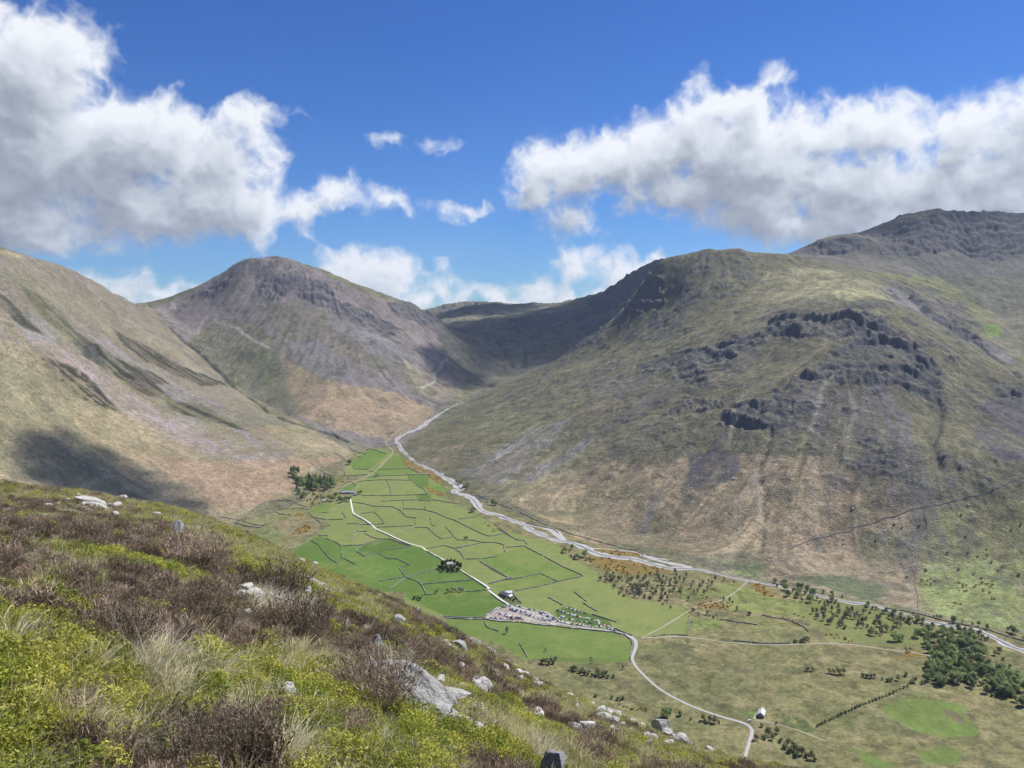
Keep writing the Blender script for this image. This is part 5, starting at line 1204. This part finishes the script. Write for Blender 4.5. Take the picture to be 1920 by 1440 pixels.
for s, n in (("A 1020,350 1100,360 1130,400 1260,440 1360,520 1330,560 1240,510 1250,460 1130,450 1040,400", 34), ("A 1205,555 1260,590 1380,640 1330,660 1230,620", 12), ("F 215,460 300,520 350,560 300,570 230,520", 8)):
    zone('beside the stony upper beck', ['gorse'], scatter_px(s, n, 1.3), 1.2)
zone('behind the hamlet', ['gorse'], scatter_px("A 470,520 560,540 540,560 480,560", 9, 1.2) + scatter_px("A 610,310 690,335 680,350 625,330", 6, 1.2), 1.3)
zone('on the rough bank left of fields', ['gorse'], scatter_px("G 980,960 1100,910 1240,890 1320,860 1270,790 1170,800 1100,890 970,980", 26, 1.4) + scatter_px("G 1100,680 1160,650 1220,690", 5, 1.2), 1.1)
zone('on the green slope beyond the beck', ['gorse'], scatter_px("E 1030,30 1100,10 1190,60 1130,90 1050,70", 9, 2) + scatter_px("E 1350,45 1440,70 1440,140 1350,130", 10, 2) + scatter_px("E 1480,90 1620,30 1690,50 1660,110 1560,150", 14, 2) + scatter_px("E 1620,140 1700,180 1640,210", 4, 2) + tr("E 1320,232 1345,238 1375,243"), 1.3, False)
zone('among the open wood', ['gorse'], scatter_px("E 200,490 330,480 480,540 430,570 330,540 220,550", 12, 2) + scatter_px("E 860,590 960,600 930,680 880,660", 8, 2) + scatter_px("C 740,440 830,430 880,450 850,480 760,455", 7, 2), 1.1)
zone('on the near valley bank', ['gorse'], scatter_px("Q 640,590 820,640 900,650 880,680 760,660 640,610", 12, 2), .9)
# labels: size word, kind, zone and place in it counted from the left
GR = {}
for it in VEG: GR.setdefault((it[3], it[4]), []).append(it)
ORL = ['leftmost'] + [q + ' from left' for q in 'second third fourth fifth sixth seventh eighth ninth tenth eleventh twelfth thirteenth fourteenth fifteenth'.split()]
for (adj, zn), L in GR.items():
    ys__ = sorted(it[2] for it in L); nrow_ = max(1, math.ceil(len(L) / 14))
    rows = [[] for _ in range(nrow_)]
    L.sort(key=lambda it: it[2])
    for i, it in enumerate(L): rows[i * nrow_ // len(L)].append(it)
    rn = [''] if nrow_ == 1 else ['back row', 'front row'] if nrow_ == 2 else ['back row'] + [f'{q} row' for q in ('second', 'third', 'fourth', 'fifth', 'sixth', 'seventh', 'eighth', 'ninth')][:nrow_ - 2] + ['front row']
    for r_, nm in zip(rows, rn):
        r_.sort(key=lambda it: it[1])
        for i, it in enumerate(r_):
            pos_ = (ORL[i] if i < len(ORL) else f'number {i + 1} from left') + (f', {nm}' if nm else '')
            it[0]['label'] = f"{adj} {zn}" + (f", {pos_}" if len(L) > 1 else '')
            it[0]['group'] = f"{adj.split()[-1]}s {zn}"
# ------------------------------------------------------------------ buildings
M_render = pbr('limewash', (.62, .61, .58), .85, .08, .5)
M_stone = pbr('field_stone', (.20, .19, .175), .9, .35, 1.5, c2=(.30, .29, .27))
M_slate = pbr('slate_roof', (.14, .145, .155), .55, .2, .8, spec=.4)
M_pale = pbr('pale_slate', (.36, .36, .37), .5, .12, .8, spec=.4)
M_glass = pbr('window_glass', (.03, .035, .04), .15, .1, 1, spec=.6)
M_door = pbr('painted_door', (.06, .08, .06), .6, .1, 1)
M_iron = pbr('fibre_roof', (.62, .62, .63), .45, .08, .6, spec=.5)
def box(V, Fc, c, s, rot=0):
    b = len(V); ca, sa = math.cos(rot), math.sin(rot)
    for z in (-1, 1):
        for x, y in ((-1, -1), (1, -1), (1, 1), (-1, 1)):
            X, Y = x * s[0] / 2, y * s[1] / 2; V.append((c[0] + X * ca - Y * sa, c[1] + X * sa + Y * ca, c[2] + z * s[2] / 2))
    for f in ((0, 3, 2, 1), (4, 5, 6, 7), (0, 1, 5, 4), (1, 2, 6, 5), (2, 3, 7, 6), (3, 0, 4, 7)): Fc.append(tuple(b + k for k in f))
def house(px, py, L, Wd, eave, ridge, rot, wallm, roofm, label, cat='house', name='stone_house', chim=1, wins=3, off=(0, 0), doorw=1.1):
    x, y = floor_pt(px, py); x += off[0]; y += off[1]; z = float(hgt(x, y)) - .1
    r = bpy.data.objects.new(name, None); COL.objects.link(r); r.location = (x, y, z); r.rotation_euler = (0, 0, rot); tag(r, label, cat)
    a, b = L / 2, Wd / 2
    V = [(-a, -b, -1), (a, -b, -1), (a, b, -1), (-a, b, -1), (-a, -b, eave), (a, -b, eave), (a, b, eave), (-a, b, eave), (-a, 0, ridge), (a, 0, ridge)]
    link('wall', mesh_from('wall', V, [(0, 1, 5, 4), (1, 2, 6, 9, 5), (2, 3, 7, 6), (3, 0, 4, 8, 7)], [wallm]), r)
    e = .45; k = (ridge - eave) / b; V = []
    for X in (-a - .3, a + .3):
        V += [(X, -b - e, eave - k * e + .08), (X, 0, ridge + .08), (X, b + e, eave - k * e + .08), (X, -b - e, eave - k * e + .3), (X, 0, ridge + .32), (X, b + e, eave - k * e + .3)]
    rf = link('roof', mesh_from('roof', V, [(0, 6, 7, 1), (1, 7, 8, 2), (3, 4, 10, 9), (4, 5, 11, 10), (0, 3, 9, 6), (2, 8, 11, 5), (0, 1, 4, 3), (1, 2, 5, 4), (6, 9, 10, 7), (7, 10, 11, 8)], [roofm]), r)
    for c in range(chim):
        V, Fc = [], []; X = (-a + .8) if c == 0 else (a - .8); box(V, Fc, (X, 0, ridge + .5), (.9, .7, 1.6)); box(V, Fc, (X, 0, ridge + 1.45), (.35, .35, .3)); link('chimney', mesh_from('chimney', V, Fc, [wallm]), rf)
    for s in (-1, 1):
        for i in range(wins):
            X = -a + L * (i + 1) / (wins + 1) + (.9 if s < 0 else 0)
            for zz in ([1.3, 3.6] if eave > 4.4 else [1.3]):
                V, Fc = [], []; box(V, Fc, (X, s * (b + .03), zz + .3), (1.0, .12, 1.15)); link('window', mesh_from('window', V, Fc, [M_glass]), r)
    V, Fc = [], []; box(V, Fc, (-a * .15 - .8, -b - .04, 1.0), (doorw, .14, 2.05)); link('door', mesh_from('door', V, Fc, [M_door]), r)
    V, Fc = [], []; box(V, Fc, (a + .04, 0, 1.3), (.14, doorw * 1.6, 2.5)); link('gable_door', mesh_from('gable_door', V, Fc, [M_door]), r)
    return r
house(*tr("A 560,634")[0], 26, 8, 4.6, 7.2, .12, M_stone, M_pale, 'long low slate roofed building behind the hamlet trees', wins=5)
house(*tr("A 612,636")[0], 15, 8, 5.2, 8.2, .05, M_render, M_pale, 'white hamlet inn at the top end of the lane', 'inn', 'village_inn', 2, 4)
house(*tr("A 640,650")[0], 14, 6, 3.0, 5.0, .08, M_render, M_slate, 'low white outbuilding right of the hamlet inn', 'outbuilding', 'outbuilding', 0, 2)
house(*tr("A 535,628")[0], 12, 7, 4.6, 7.0, .1, M_render, M_slate, 'small white cottage at the left end of the hamlet', wins=2)
house(*tr("A 380,700")[0], 9, 6, 3.5, 5.6, .5, M_render, M_pale, 'tiny white cottage among the trees left of the hamlet', wins=1)
house(*tr("B 745,632")[0], 15, 8.5, 5.2, 8.4, -.75, M_stone, M_slate, 'dark slate farmhouse beside the white lane', 'farmhouse', 'farmhouse', 2, 3)
house(*tr("B 775,618")[0], 13, 8, 4.4, 7.2, .15, M_render, M_iron, 'white walled farm building right of the dark farmhouse', 'farm building', 'farm_building', 0, 2)
house(*tr("B 785,640")[0], 9, 6, 3.2, 5.2, .9, M_stone, M_iron, 'small pale roofed shed in the farm yard', 'shed', 'farm_shed', 0, 1)
house(*tr("B 728,618")[0], 10, 7, 3.8, 6.4, .3, M_stone, M_slate, 'dark shed behind the farmhouse', 'shed', 'farm_shed', 0, 1)
house(*tr("B 332,398")[0], 13, 7, 3.2, 6.6, .4, M_stone, M_pale, 'tiny slate roofed church inside the yew clump', 'church', 'church', 0, 3)
house(*tr("C 676,912")[0], 15, 8.5, 4.0, 7.4, 1.12, M_stone, M_iron, 'lone field barn with a bright pale roof beside the road', 'barn', 'field_barn', 0, 2, doorw=2.2)
for p in tr("B 712,628 722,640 735,650 760,652 790,660 810,668 825,655 800,640 755,605 770,600"): plant('dark' if random.random() < .6 else 'yew', p[0], p[1], .55, 'in the farm garden'); o = VEG[-1][0]; 
fg = [v for v in VEG if v[4] == 'in the farm garden']; fg.sort(key=lambda v: v[1])
for i, v in enumerate(fg): v[0]['label'] = f"{'round yew' if v[3].endswith('yew') else 'low dark bush'} in the farm garden, {ORL[i]}"; v[0]['group'] = 'bushes in the farm garden'
# footbridge over the beck
x, y, z = (*floor_pt(*tr("D 1385,330")[0]), 0); z = float(hgt(x, y))
r = bpy.data.objects.new('footbridge', None); COL.objects.link(r); r.location = (x, y, z); r.rotation_euler = (0, 0, .9); tag(r, 'small timber footbridge where the track meets the beck', 'footbridge')
V, Fc = [], []; box(V, Fc, (0, 0, 1.2), (22, 1.6, .3)); link('deck', mesh_from('deck', V, Fc, [M_wood]), r)
for s in (-1, 1):
    V, Fc = [], []; box(V, Fc, (0, s * .75, 2.3), (22, .1, .12))
    for k in range(9): box(V, Fc, (-10.6 + k * 2.65, s * .75, 1.8), (.12, .1, 1.1))
    link('handrail', mesh_from('handrail', V, Fc, [M_wood]), r)
    V, Fc = [], []; box(V, Fc, (s * 9.5, 0, .4), (1.4, 2.2, 1.6)); link('abutment', mesh_from('abutment', V, Fc, [M_stone]), r)

# ------------------------------------------------------------------ parked cars
def paint(nm, c): 
    m = bpy.data.materials.new(nm); m.use_nodes = True; b = m.node_tree.nodes['Principled BSDF']; b.inputs['Base Color'].default_value = (*c, 1); b.inputs['Roughness'].default_value = .3
    b.inputs['Coat Weight'].default_value = .5; return m
PAINTS = {'white': (.78, .78, .77), 'silver': (.48, .49, .50), 'black': (.018, .018, .02), 'dark grey': (.07, .072, .078), 'blue': (.035, .08, .22), 'red': (.33, .03, .025)}
PM = {k: paint(k.replace(' ', '_') + '_paint', v) for k, v in PAINTS.items()}
M_tyre = pbr('tyre', (.02, .02, .02), .9, .1, 1)
def car_parts(col, van):
    L, Wd = (4.4, 1.8) if not van else (5.3, 2.0)
    prof = ([(-2.2, .35), (-2.2, .85), (-1.95, .98), (-1.3, 1.02), (-.55, 1.46), (.9, 1.5), (1.75, 1.05), (2.15, .95), (2.2, .35)] if not van else
            [(-2.65, .35), (-2.65, 1.0), (-2.2, 1.25), (-1.5, 2.15), (-1.2, 2.3), (2.6, 2.3), (2.65, .35)])
    def ext(P, w0, w1):
        V, Fc = [], []; n = len(P); zt = max(p[1] for p in P)
        for s in (-1, 1):
            for x, z in P: ww = w0 if z < 1.06 else w1; V.append((x, s * ww / 2, z))
        Fc.append(tuple(range(n))); Fc.append(tuple(range(2 * n - 1, n - 1, -1)))
        for k in range(n): Fc.append((k, n + k, n + (k + 1) % n, (k + 1) % n))
        return V, Fc
    V, Fc = ext(prof, Wd, Wd * .82); body = mesh_from('body', V, Fc, [PM[col]])
    gp_ = [(-1.18, 1.04), (-.58, 1.40), (.88, 1.43), (1.6, 1.06)] if not van else [(-2.1, 1.30), (-1.5, 2.05), (-.3, 2.0), (-.3, 1.35)]
    V, Fc = ext(gp_, Wd * 1.005, Wd * .845); 
    V = [(x, y * 1.0, z) for x, y, z in V]; glass = mesh_from('windows', V, Fc, [M_glass])
    V, Fc = [], []
    for x in (-1.35, 1.35):
        for s in (-1, 1):
            b = len(V); n = 10
            for q in (-.11, .11):
                for k in range(n): a = 6.283 * k / n; V.append((x * L / 4.4 + .33 * math.cos(a), s * (Wd / 2 - .1) + q, .33 + .33 * math.sin(a)))
            for k in range(n): Fc.append((b + k, b + (k + 1) % n, b + n + (k + 1) % n, b + n + k))
            Fc.append(tuple(range(b + n - 1, b - 1, -1))); Fc.append(tuple(range(b + n, b + 2 * n)))
    wh = mesh_from('wheels', V, Fc, [M_tyre])
    return body, glass, wh
CARM = {}
def car(x, y, yaw, col, van, label, group):
    if (col, van) not in CARM: CARM[(col, van)] = car_parts(col, van)
    b, g, wh = CARM[(col, van)]; z = float(hgt(x, y)) + .12
    r = bpy.data.objects.new('parked_van' if van else 'parked_car', None); COL.objects.link(r); r.location = (x, y, z); r.rotation_euler = (0, 0, yaw)
    link('body', b, r); link('windows', g, r); link('wheels', wh, r)
    tag(r, label, 'van' if van else 'car', group); return r
ROWS = [("upper left edge row", "H 242,382 262,372 300,348 350,320 420,300 482,288", 2.6, 0), ("bottom wall row", "H 300,398 360,404 450,412 540,406 625,413", 2.7, 0), ("left middle row", "H 378,345 450,368 520,388 600,405", 2.7, 0),
        ("left middle front row", "H 385,362 450,382 500,398", 2.8, 0), ("long central back row", "H 490,308 600,338 700,366 800,402 872,430", 2.6, 0), ("long central front row", "H 488,324 600,356 700,388 800,420 850,434", 2.6, 0), ("upper edge row", "H 520,280 580,294 640,312 700,326 760,330 830,368 920,412", 2.7, 0),
        ("upper edge front row", "H 770,352 840,384 900,416", 2.8, 0), ("top grass row", "H 1022,300 1100,326 1200,356", 3.2, 1), ("second grass row", "H 930,325 1040,360 1150,394 1260,412 1340,440", 3.6, 1), ("third grass row", "H 960,398 1020,412 1100,424 1200,440 1285,455", 4.4, 1),
        ("lower grass row", "H 935,432 1000,446 1100,462 1200,474 1270,486", 2.7, 1), ("roadside row", "H 1050,456 1150,466 1250,470", 3.0, 1), ("far right corner row", "H 1300,482 1350,478 1400,495 1480,520", 2.8, 1), ("far right back row", "H 1330,458 1400,474 1460,500", 3.2, 1), ("middle entrance row", "H 975,385 1000,380 960,420 940,430", 3.2, 1)]
for rn_, s, gap, grass in ROWS:
    Pw = [floor_pt(*p) for p in tr(s)]; Q, t = resample(Pw, gap); d = np.gradient(Q, axis=0)
    for i in range(len(Q)):
        if random.random() < .10: continue
        a = math.atan2(d[i, 1], d[i, 0]) + math.pi / 2 + random.gauss(0, .06) + (math.pi if random.random() < .5 else 0)
        col = random.choices(['white', 'silver', 'black', 'dark grey', 'blue', 'red'], [32 if not grass else 46, 20, 18, 15, 10, 5])[0]; van = random.random() < (.08 if not grass else .25)
        car(Q[i, 0] + random.gauss(0, .2), Q[i, 1] + random.gauss(0, .3), a, col, van, f"{col} {'van' if van else 'car'} parked in the {rn_} of the car park", f"{col} {'vans' if van else 'cars'} in the {rn_}")
x, y = floor_pt(*tr("C 618,942")[0]); car(x, y, .2, 'white', True, 'white van stopped at the road bend beside the field barn', 'vehicles by the barn')

# ------------------------------------------------------------------ sheep
M_wool = pbr('fleece', (.60, .57, .50), .95, .15, 6); M_face = pbr('sheep_face', (.20, .18, .16), .8, .1, 3)
def sheep_mesh():
    bm = bmesh.new()
    def blob(c, r, rot=0, mi=0, sub=2):
        q = bmesh.ops.create_icosphere(bm, subdivisions=sub, radius=1, matrix=Matrix.Translation(c) @ Matrix.Rotation(rot, 4, 'Y') @ Matrix.Diagonal((*r, 1)))
        for v in q['verts']:
            for f in v.link_faces: f.material_index = mi
    blob((0, 0, .72), (.56, .30, .30)); blob((.38, 0, .80), (.26, .22, .24)); blob((-.36, 0, .72), (.28, .26, .26)); blob((.62, 0, .98), (.14, .12, .22), .6); blob((.78, 0, 1.08), (.17, .085, .10), .4, 1); blob((.66, .12, 1.14), (.04, .09, .03), 0, 1, 1); blob((.66, -.12, 1.14), (.04, .09, .03), 0, 1, 1)
    for x in (.36, -.36):
        for y in (.14, -.14): blob((x, y, .28), (.055, .055, .30), 0, 1, 1)
    me = bpy.data.meshes.new('sheep'); bm.to_mesh(me); bm.free(); me.materials.append(M_wool); me.materials.append(M_face); return me
shm = sheep_mesh()
SH = [("large field left of the beck trees", "B 820,360 845,352 862,358 790,330 1080,370 1120,400 960,330"), ("pale field beyond the yew clump", "B 520,250 600,270 470,300 640,260"), ("bottom meadow", "B 1200,900 1230,960 1330,960 1452,952 1610,990 1100,910 890,880"),
      ("open green field above the car park", "B 1500,600 1540,660 1450,620 1580,715 1606,712 1640,720"), ("round green patch beyond the wood", "E 890,1112 925,1115 955,1112 1050,1180 1130,1200"), ("dark green field by the lane", "B 430,700 500,680 560,660 350,720"), ("upper fields", "A 840,575 1000,610 1010,605 930,815 690,600")]
for zn, s in SH:
    L = sorted(tr(s))
    for i, p in enumerate(L):
        x, y = floor_pt(*p); o = link('sheep', shm); o.location = (x, y, float(hgt(x, y)) + .05); o.rotation_euler = (0, 0, random.uniform(0, 6.28)); o.scale = (1.15,) * 3
        tag(o, f"white grazing sheep in the {zn}, {ORL[i]}", 'sheep', f'sheep in the {zn}')

# ------------------------------------------------------------------ rocks
M_rock = bpy.data.materials.new('lichened_rock'); M_rock.use_nodes = True; w = NT(M_rock.node_tree); b = w.n['Principled BSDF']; b.inputs['Roughness'].default_value = .9; b.inputs['Specular IOR Level'].default_value = .2
p = w.add('ShaderNodeTexCoord').outputs['Object']; rnd = w.add('ShaderNodeObjectInfo').outputs['Random']
n_a = w.noise(p, 3.0, 6, .65); n_b = w.noise(p, 11, 5, .7); n_c = w.noise(p, 26, 4, .6)
c = w.mix(w.smooth(n_a, .35, .65), (.38, .37, .35), (.62, .60, .56)); c = w.mix(w.smooth(n_b, .60, .70), c, (.74, .73, .68)); c = w.mix(w.smooth(n_c, .60, .68), c, (.07, .07, .065)); c = w.mix(w.math('MULTIPLY', w.smooth(n_b, .28, .40, 1, 0), .6), c, (.12, .13, .06))
w.l.new(c, b.inputs['Base Color'])
ht = w.math('ADD', w.noise(p, 5, 8, .7), w.math('MULTIPLY', w.noise(p, 22, 5, .65), .35))
w.l.new(w.add('ShaderNodeBump', {'Height': ht, 'Strength': 1.0, 'Distance': .09}).outputs[0], b.inputs['Normal'])
def rock_mesh(seed, cuts=9, sub=4, rough=.05):
    r = random.Random(seed); bm = bmesh.new(); bmesh.ops.create_icosphere(bm, subdivisions=sub, radius=1.0)
    planes = [(Vector((r.gauss(0, 1), r.gauss(0, 1), r.gauss(0, .8))).normalized(), r.uniform(.50, .80)) for _ in range(cuts)]
    for v in bm.verts:
        for nrm, d in planes:
            t = v.co.dot(nrm)
            if t > d: v.co -= nrm * (t - d) * .94
    V = np.array([v.co[:] for v in bm.verts]); 
    n = fbm(V[:, 0] * 3 + seed * 7 + V[:, 2] * 1.7, V[:, 1] * 3 + V[:, 2] * 2.3, 1.4, 5, seed, .6) * rough * 2.2 + fbm(V[:, 0] * 9 + V[:, 2] * 5, V[:, 1] * 9 - V[:, 2] * 6, 1.5, 3, seed + 3, .6) * rough * .5
    for v, k in zip(bm.verts, n): v.co *= 1 + float(k)
    me = bpy.data.meshes.new('boulder'); bm.to_mesh(me); bm.free(); me.materials.append(M_rock); return me
def near_rock(px, py, wpx, hpx, label, seed, tilt=(0, 0, 0), depth=.8, sink=.30, cuts=9, cat='rock', name='boulder'):
    x, y, z = nearpt(px, py); d = y / (CP); sx = wpx / F * d / 2 * 1.12; sz = hpx / F * d / 2 * 1.15
    o = link(name, rock_mesh(seed, cuts, 5 if wpx > 90 else 4)); o.scale = (sx, max(sx, sz) * depth, sz); o.rotation_euler = tilt
    o.location = (x, y, z + sz * (1 - sink * 2)); tag(o, label, cat, 'rocks on the near hillside'); return o
for a_ in NR_: near_rock(a_[0], a_[1], a_[2], a_[3], a_[4], a_[5], a_[6], a_[7], a_[8])
# small stones strewn over the brow, a countless litter
V, Fc = [], []
pl_ = rock_mesh(77, 7, 2).copy(); pv = np.array([v.co[:] for v in pl_.vertices]); pf = [tuple(p.vertices) for p in pl_.polygons]
for cxp, cyp, sx_, sy_, n in ((1160, 1335, 60, 26, 60), (1256, 1378, 50, 22, 36), (520, 1120, 60, 30, 16), (900, 1200, 60, 30, 26), (1000, 1260, 60, 22, 26), (560, 1085, 160, 30, 14), (160, 950, 90, 20, 20), (900, 1300, 260, 90, 50)):
    for _ in range(n):
        x, y, z = nearpt(random.gauss(cxp, sx_ / 2), random.gauss(cyp, sy_ / 2) + (0))
        s = random.uniform(.05, .2) * (1 + y / 60); a = random.uniform(0, 6.28); R = Matrix.Rotation(a, 3, 'Z') @ Matrix.Rotation(random.uniform(-.6, .6), 3, 'X'); q = (pv * np.array([1.3, .9, .55]) * s) @ np.array(R).T + np.array([x, y, z + s * .25])
        b0 = len(V); V.extend(map(tuple, q)); Fc.extend(tuple(k + b0 for k in f) for f in pf)
o = link('loose_stones', mesh_from('loose_stones', V, Fc, [M_rock])); o['kind'] = 'stuff'; o['label'] = 'pale loose stones strewn along the brow of the near hillside'; o['category'] = 'stones'
# boulders on the craggy fell
for i, (p, s, t_) in enumerate(zip(tr("L 955,765 1515,752 1605,742 1135,887 905,932 1572,793 285,595"), (3.2, 3, 3, 2.6, 3, 2.6, 5), ('on the scree above the fell wall', 'just under the fell wall near the corner', 'under the right end of the fell wall', 'below the middle of the fell wall', 'left of the fell bushes', 'beside a bush under the fell wall', 'alone on dark scree at the left'))):
    x, y, z = gp(p); o = link('boulder', rock_mesh(200 + i, 8, 3)); o.location = (x, y, z + s * .3); o.scale = (s * 1.2, s, s * .8); o.rotation_euler = (0, 0, i); tag(o, 'pale boulder ' + t_, 'boulder', 'boulders on the craggy fell')

# ------------------------------------------------------------------ a few bigger heather bushes that stand clear of the rest
big = heather_mesh(9, .55, .62, 420)
for i, (px, py, s, lb) in enumerate([(690, 1310, 1.15, 'big dark heather bush left of the large boulder'), (440, 1415, .75, 'purple brown heather bush at the bottom edge'), (330, 1432, .8, 'grey dead heather bush at the bottom edge'), (215, 1215, .8, 'grey heather bush above the pale tussocks'), (365, 1058, 1.5, 'dark heather bush under the split rock'), (512, 1122, 1.6, 'heather bush growing on the pale rocks'), (560, 1180, 1.2, 'dark heather bush under the pale rocks'), (760, 1010, 0, '')]):
    if not s: continue
    x, y, z = nearpt(px, py); o = link('heather_bush', big); o.location = (x, y, z - .03); o.scale = (s, s, s * .85); o.rotation_euler = (0, .05, i * 1.3); tag(o, lb, 'heather bush')

# ------------------------------------------------------------------ clouds overhead that throw the cloud shadows
M_cl = bpy.data.materials.new('cloud_body'); M_cl.use_nodes = True; w = NT(M_cl.node_tree); w.n.remove(w.n['Principled BSDF']); out = w.n['Material Output']
oc = w.add('ShaderNodeTexCoord').outputs['Object']; rr = w.vmath('LENGTH', w.vmath('MULTIPLY', oc, (1, 1, 0)))
dn = w.math('ADD', w.math('MULTIPLY', w.noise(oc, 3.0, 6, .62), 3.0), w.math('MULTIPLY', rr, -1.75))
al = w.math('MULTIPLY', w.smooth(dn, -.6, .6), .68)
df = w.add('ShaderNodeBsdfDiffuse', {'Color': (.85, .86, .88, 1)}); tl = w.add('ShaderNodeBsdfTranslucent', {'Color': (.75, .77, .8, 1)}); m1 = w.add('ShaderNodeMixShader', {0: .5, 1: df.outputs[0], 2: tl.outputs[0]})
m2 = w.add('ShaderNodeMixShader', {0: al, 1: w.add('ShaderNodeBsdfTransparent').outputs[0], 2: m1.outputs[0]}); w.l.new(m2.outputs[0], out.inputs[0])
def overhead(tx_, ty_, tz_, rx, ry, rot=0, zc=3700.):
    t = (zc - tz_) / SUNV.z
    bm = bmesh.new(); bmesh.ops.create_icosphere(bm, subdivisions=5, radius=1.0); V = np.array([v.co[:] for v in bm.verts])
    n = fbm(V[:, 0] * 3 + V[:, 2], V[:, 1] * 3, 1.2, 4, int(rx)) * .12
    for v, k in zip(bm.verts, n): v.co *= 1 + float(k); v.co.z *= .16 if v.co.z > 0 else .05
    me = bpy.data.meshes.new('cloud'); bm.to_mesh(me); bm.free(); me.materials.append(M_cl); me.polygons.foreach_set('use_smooth', np.ones(len(me.polygons), bool))
    o = bpy.data.objects.new('cloud', me); COL.objects.link(o); o.location = (tx_ + SUNV.x * t, ty_ + SUNV.y * t, zc); o.scale = (rx, ry, rx); o.rotation_euler = (0, 0, rot); o['kind'] = 'stuff'
    o['label'] = 'white cumulus drifting high over the valley'; o['category'] = 'cloud'
for a_ in CLOUD_SHADOWS: overhead(*a_)

# ------------------------------------------------------------------ air
bm = bmesh.new(); bmesh.ops.create_cube(bm, size=1.0, matrix=Matrix.Translation((0, 4700, 640)) @ Matrix.Diagonal((25000, 12400, 1340, 1)))
me = bpy.data.meshes.new('haze'); bm.to_mesh(me); bm.free(); hz = bpy.data.objects.new('haze', me); COL.objects.link(hz); hz['kind'] = 'stuff'
M_hz = bpy.data.materials.new('haze'); M_hz.use_nodes = True; w = NT(M_hz.node_tree); w.n.remove(w.n['Principled BSDF'])
pv_ = w.add('ShaderNodeVolumePrincipled', {'Color': (.72, .82, 1.0, 1), 'Density': HAZE, 'Anisotropy': .2}); w.l.new(pv_.outputs[0], w.n['Material Output'].inputs['Volume'])
me.materials.append(M_hz)
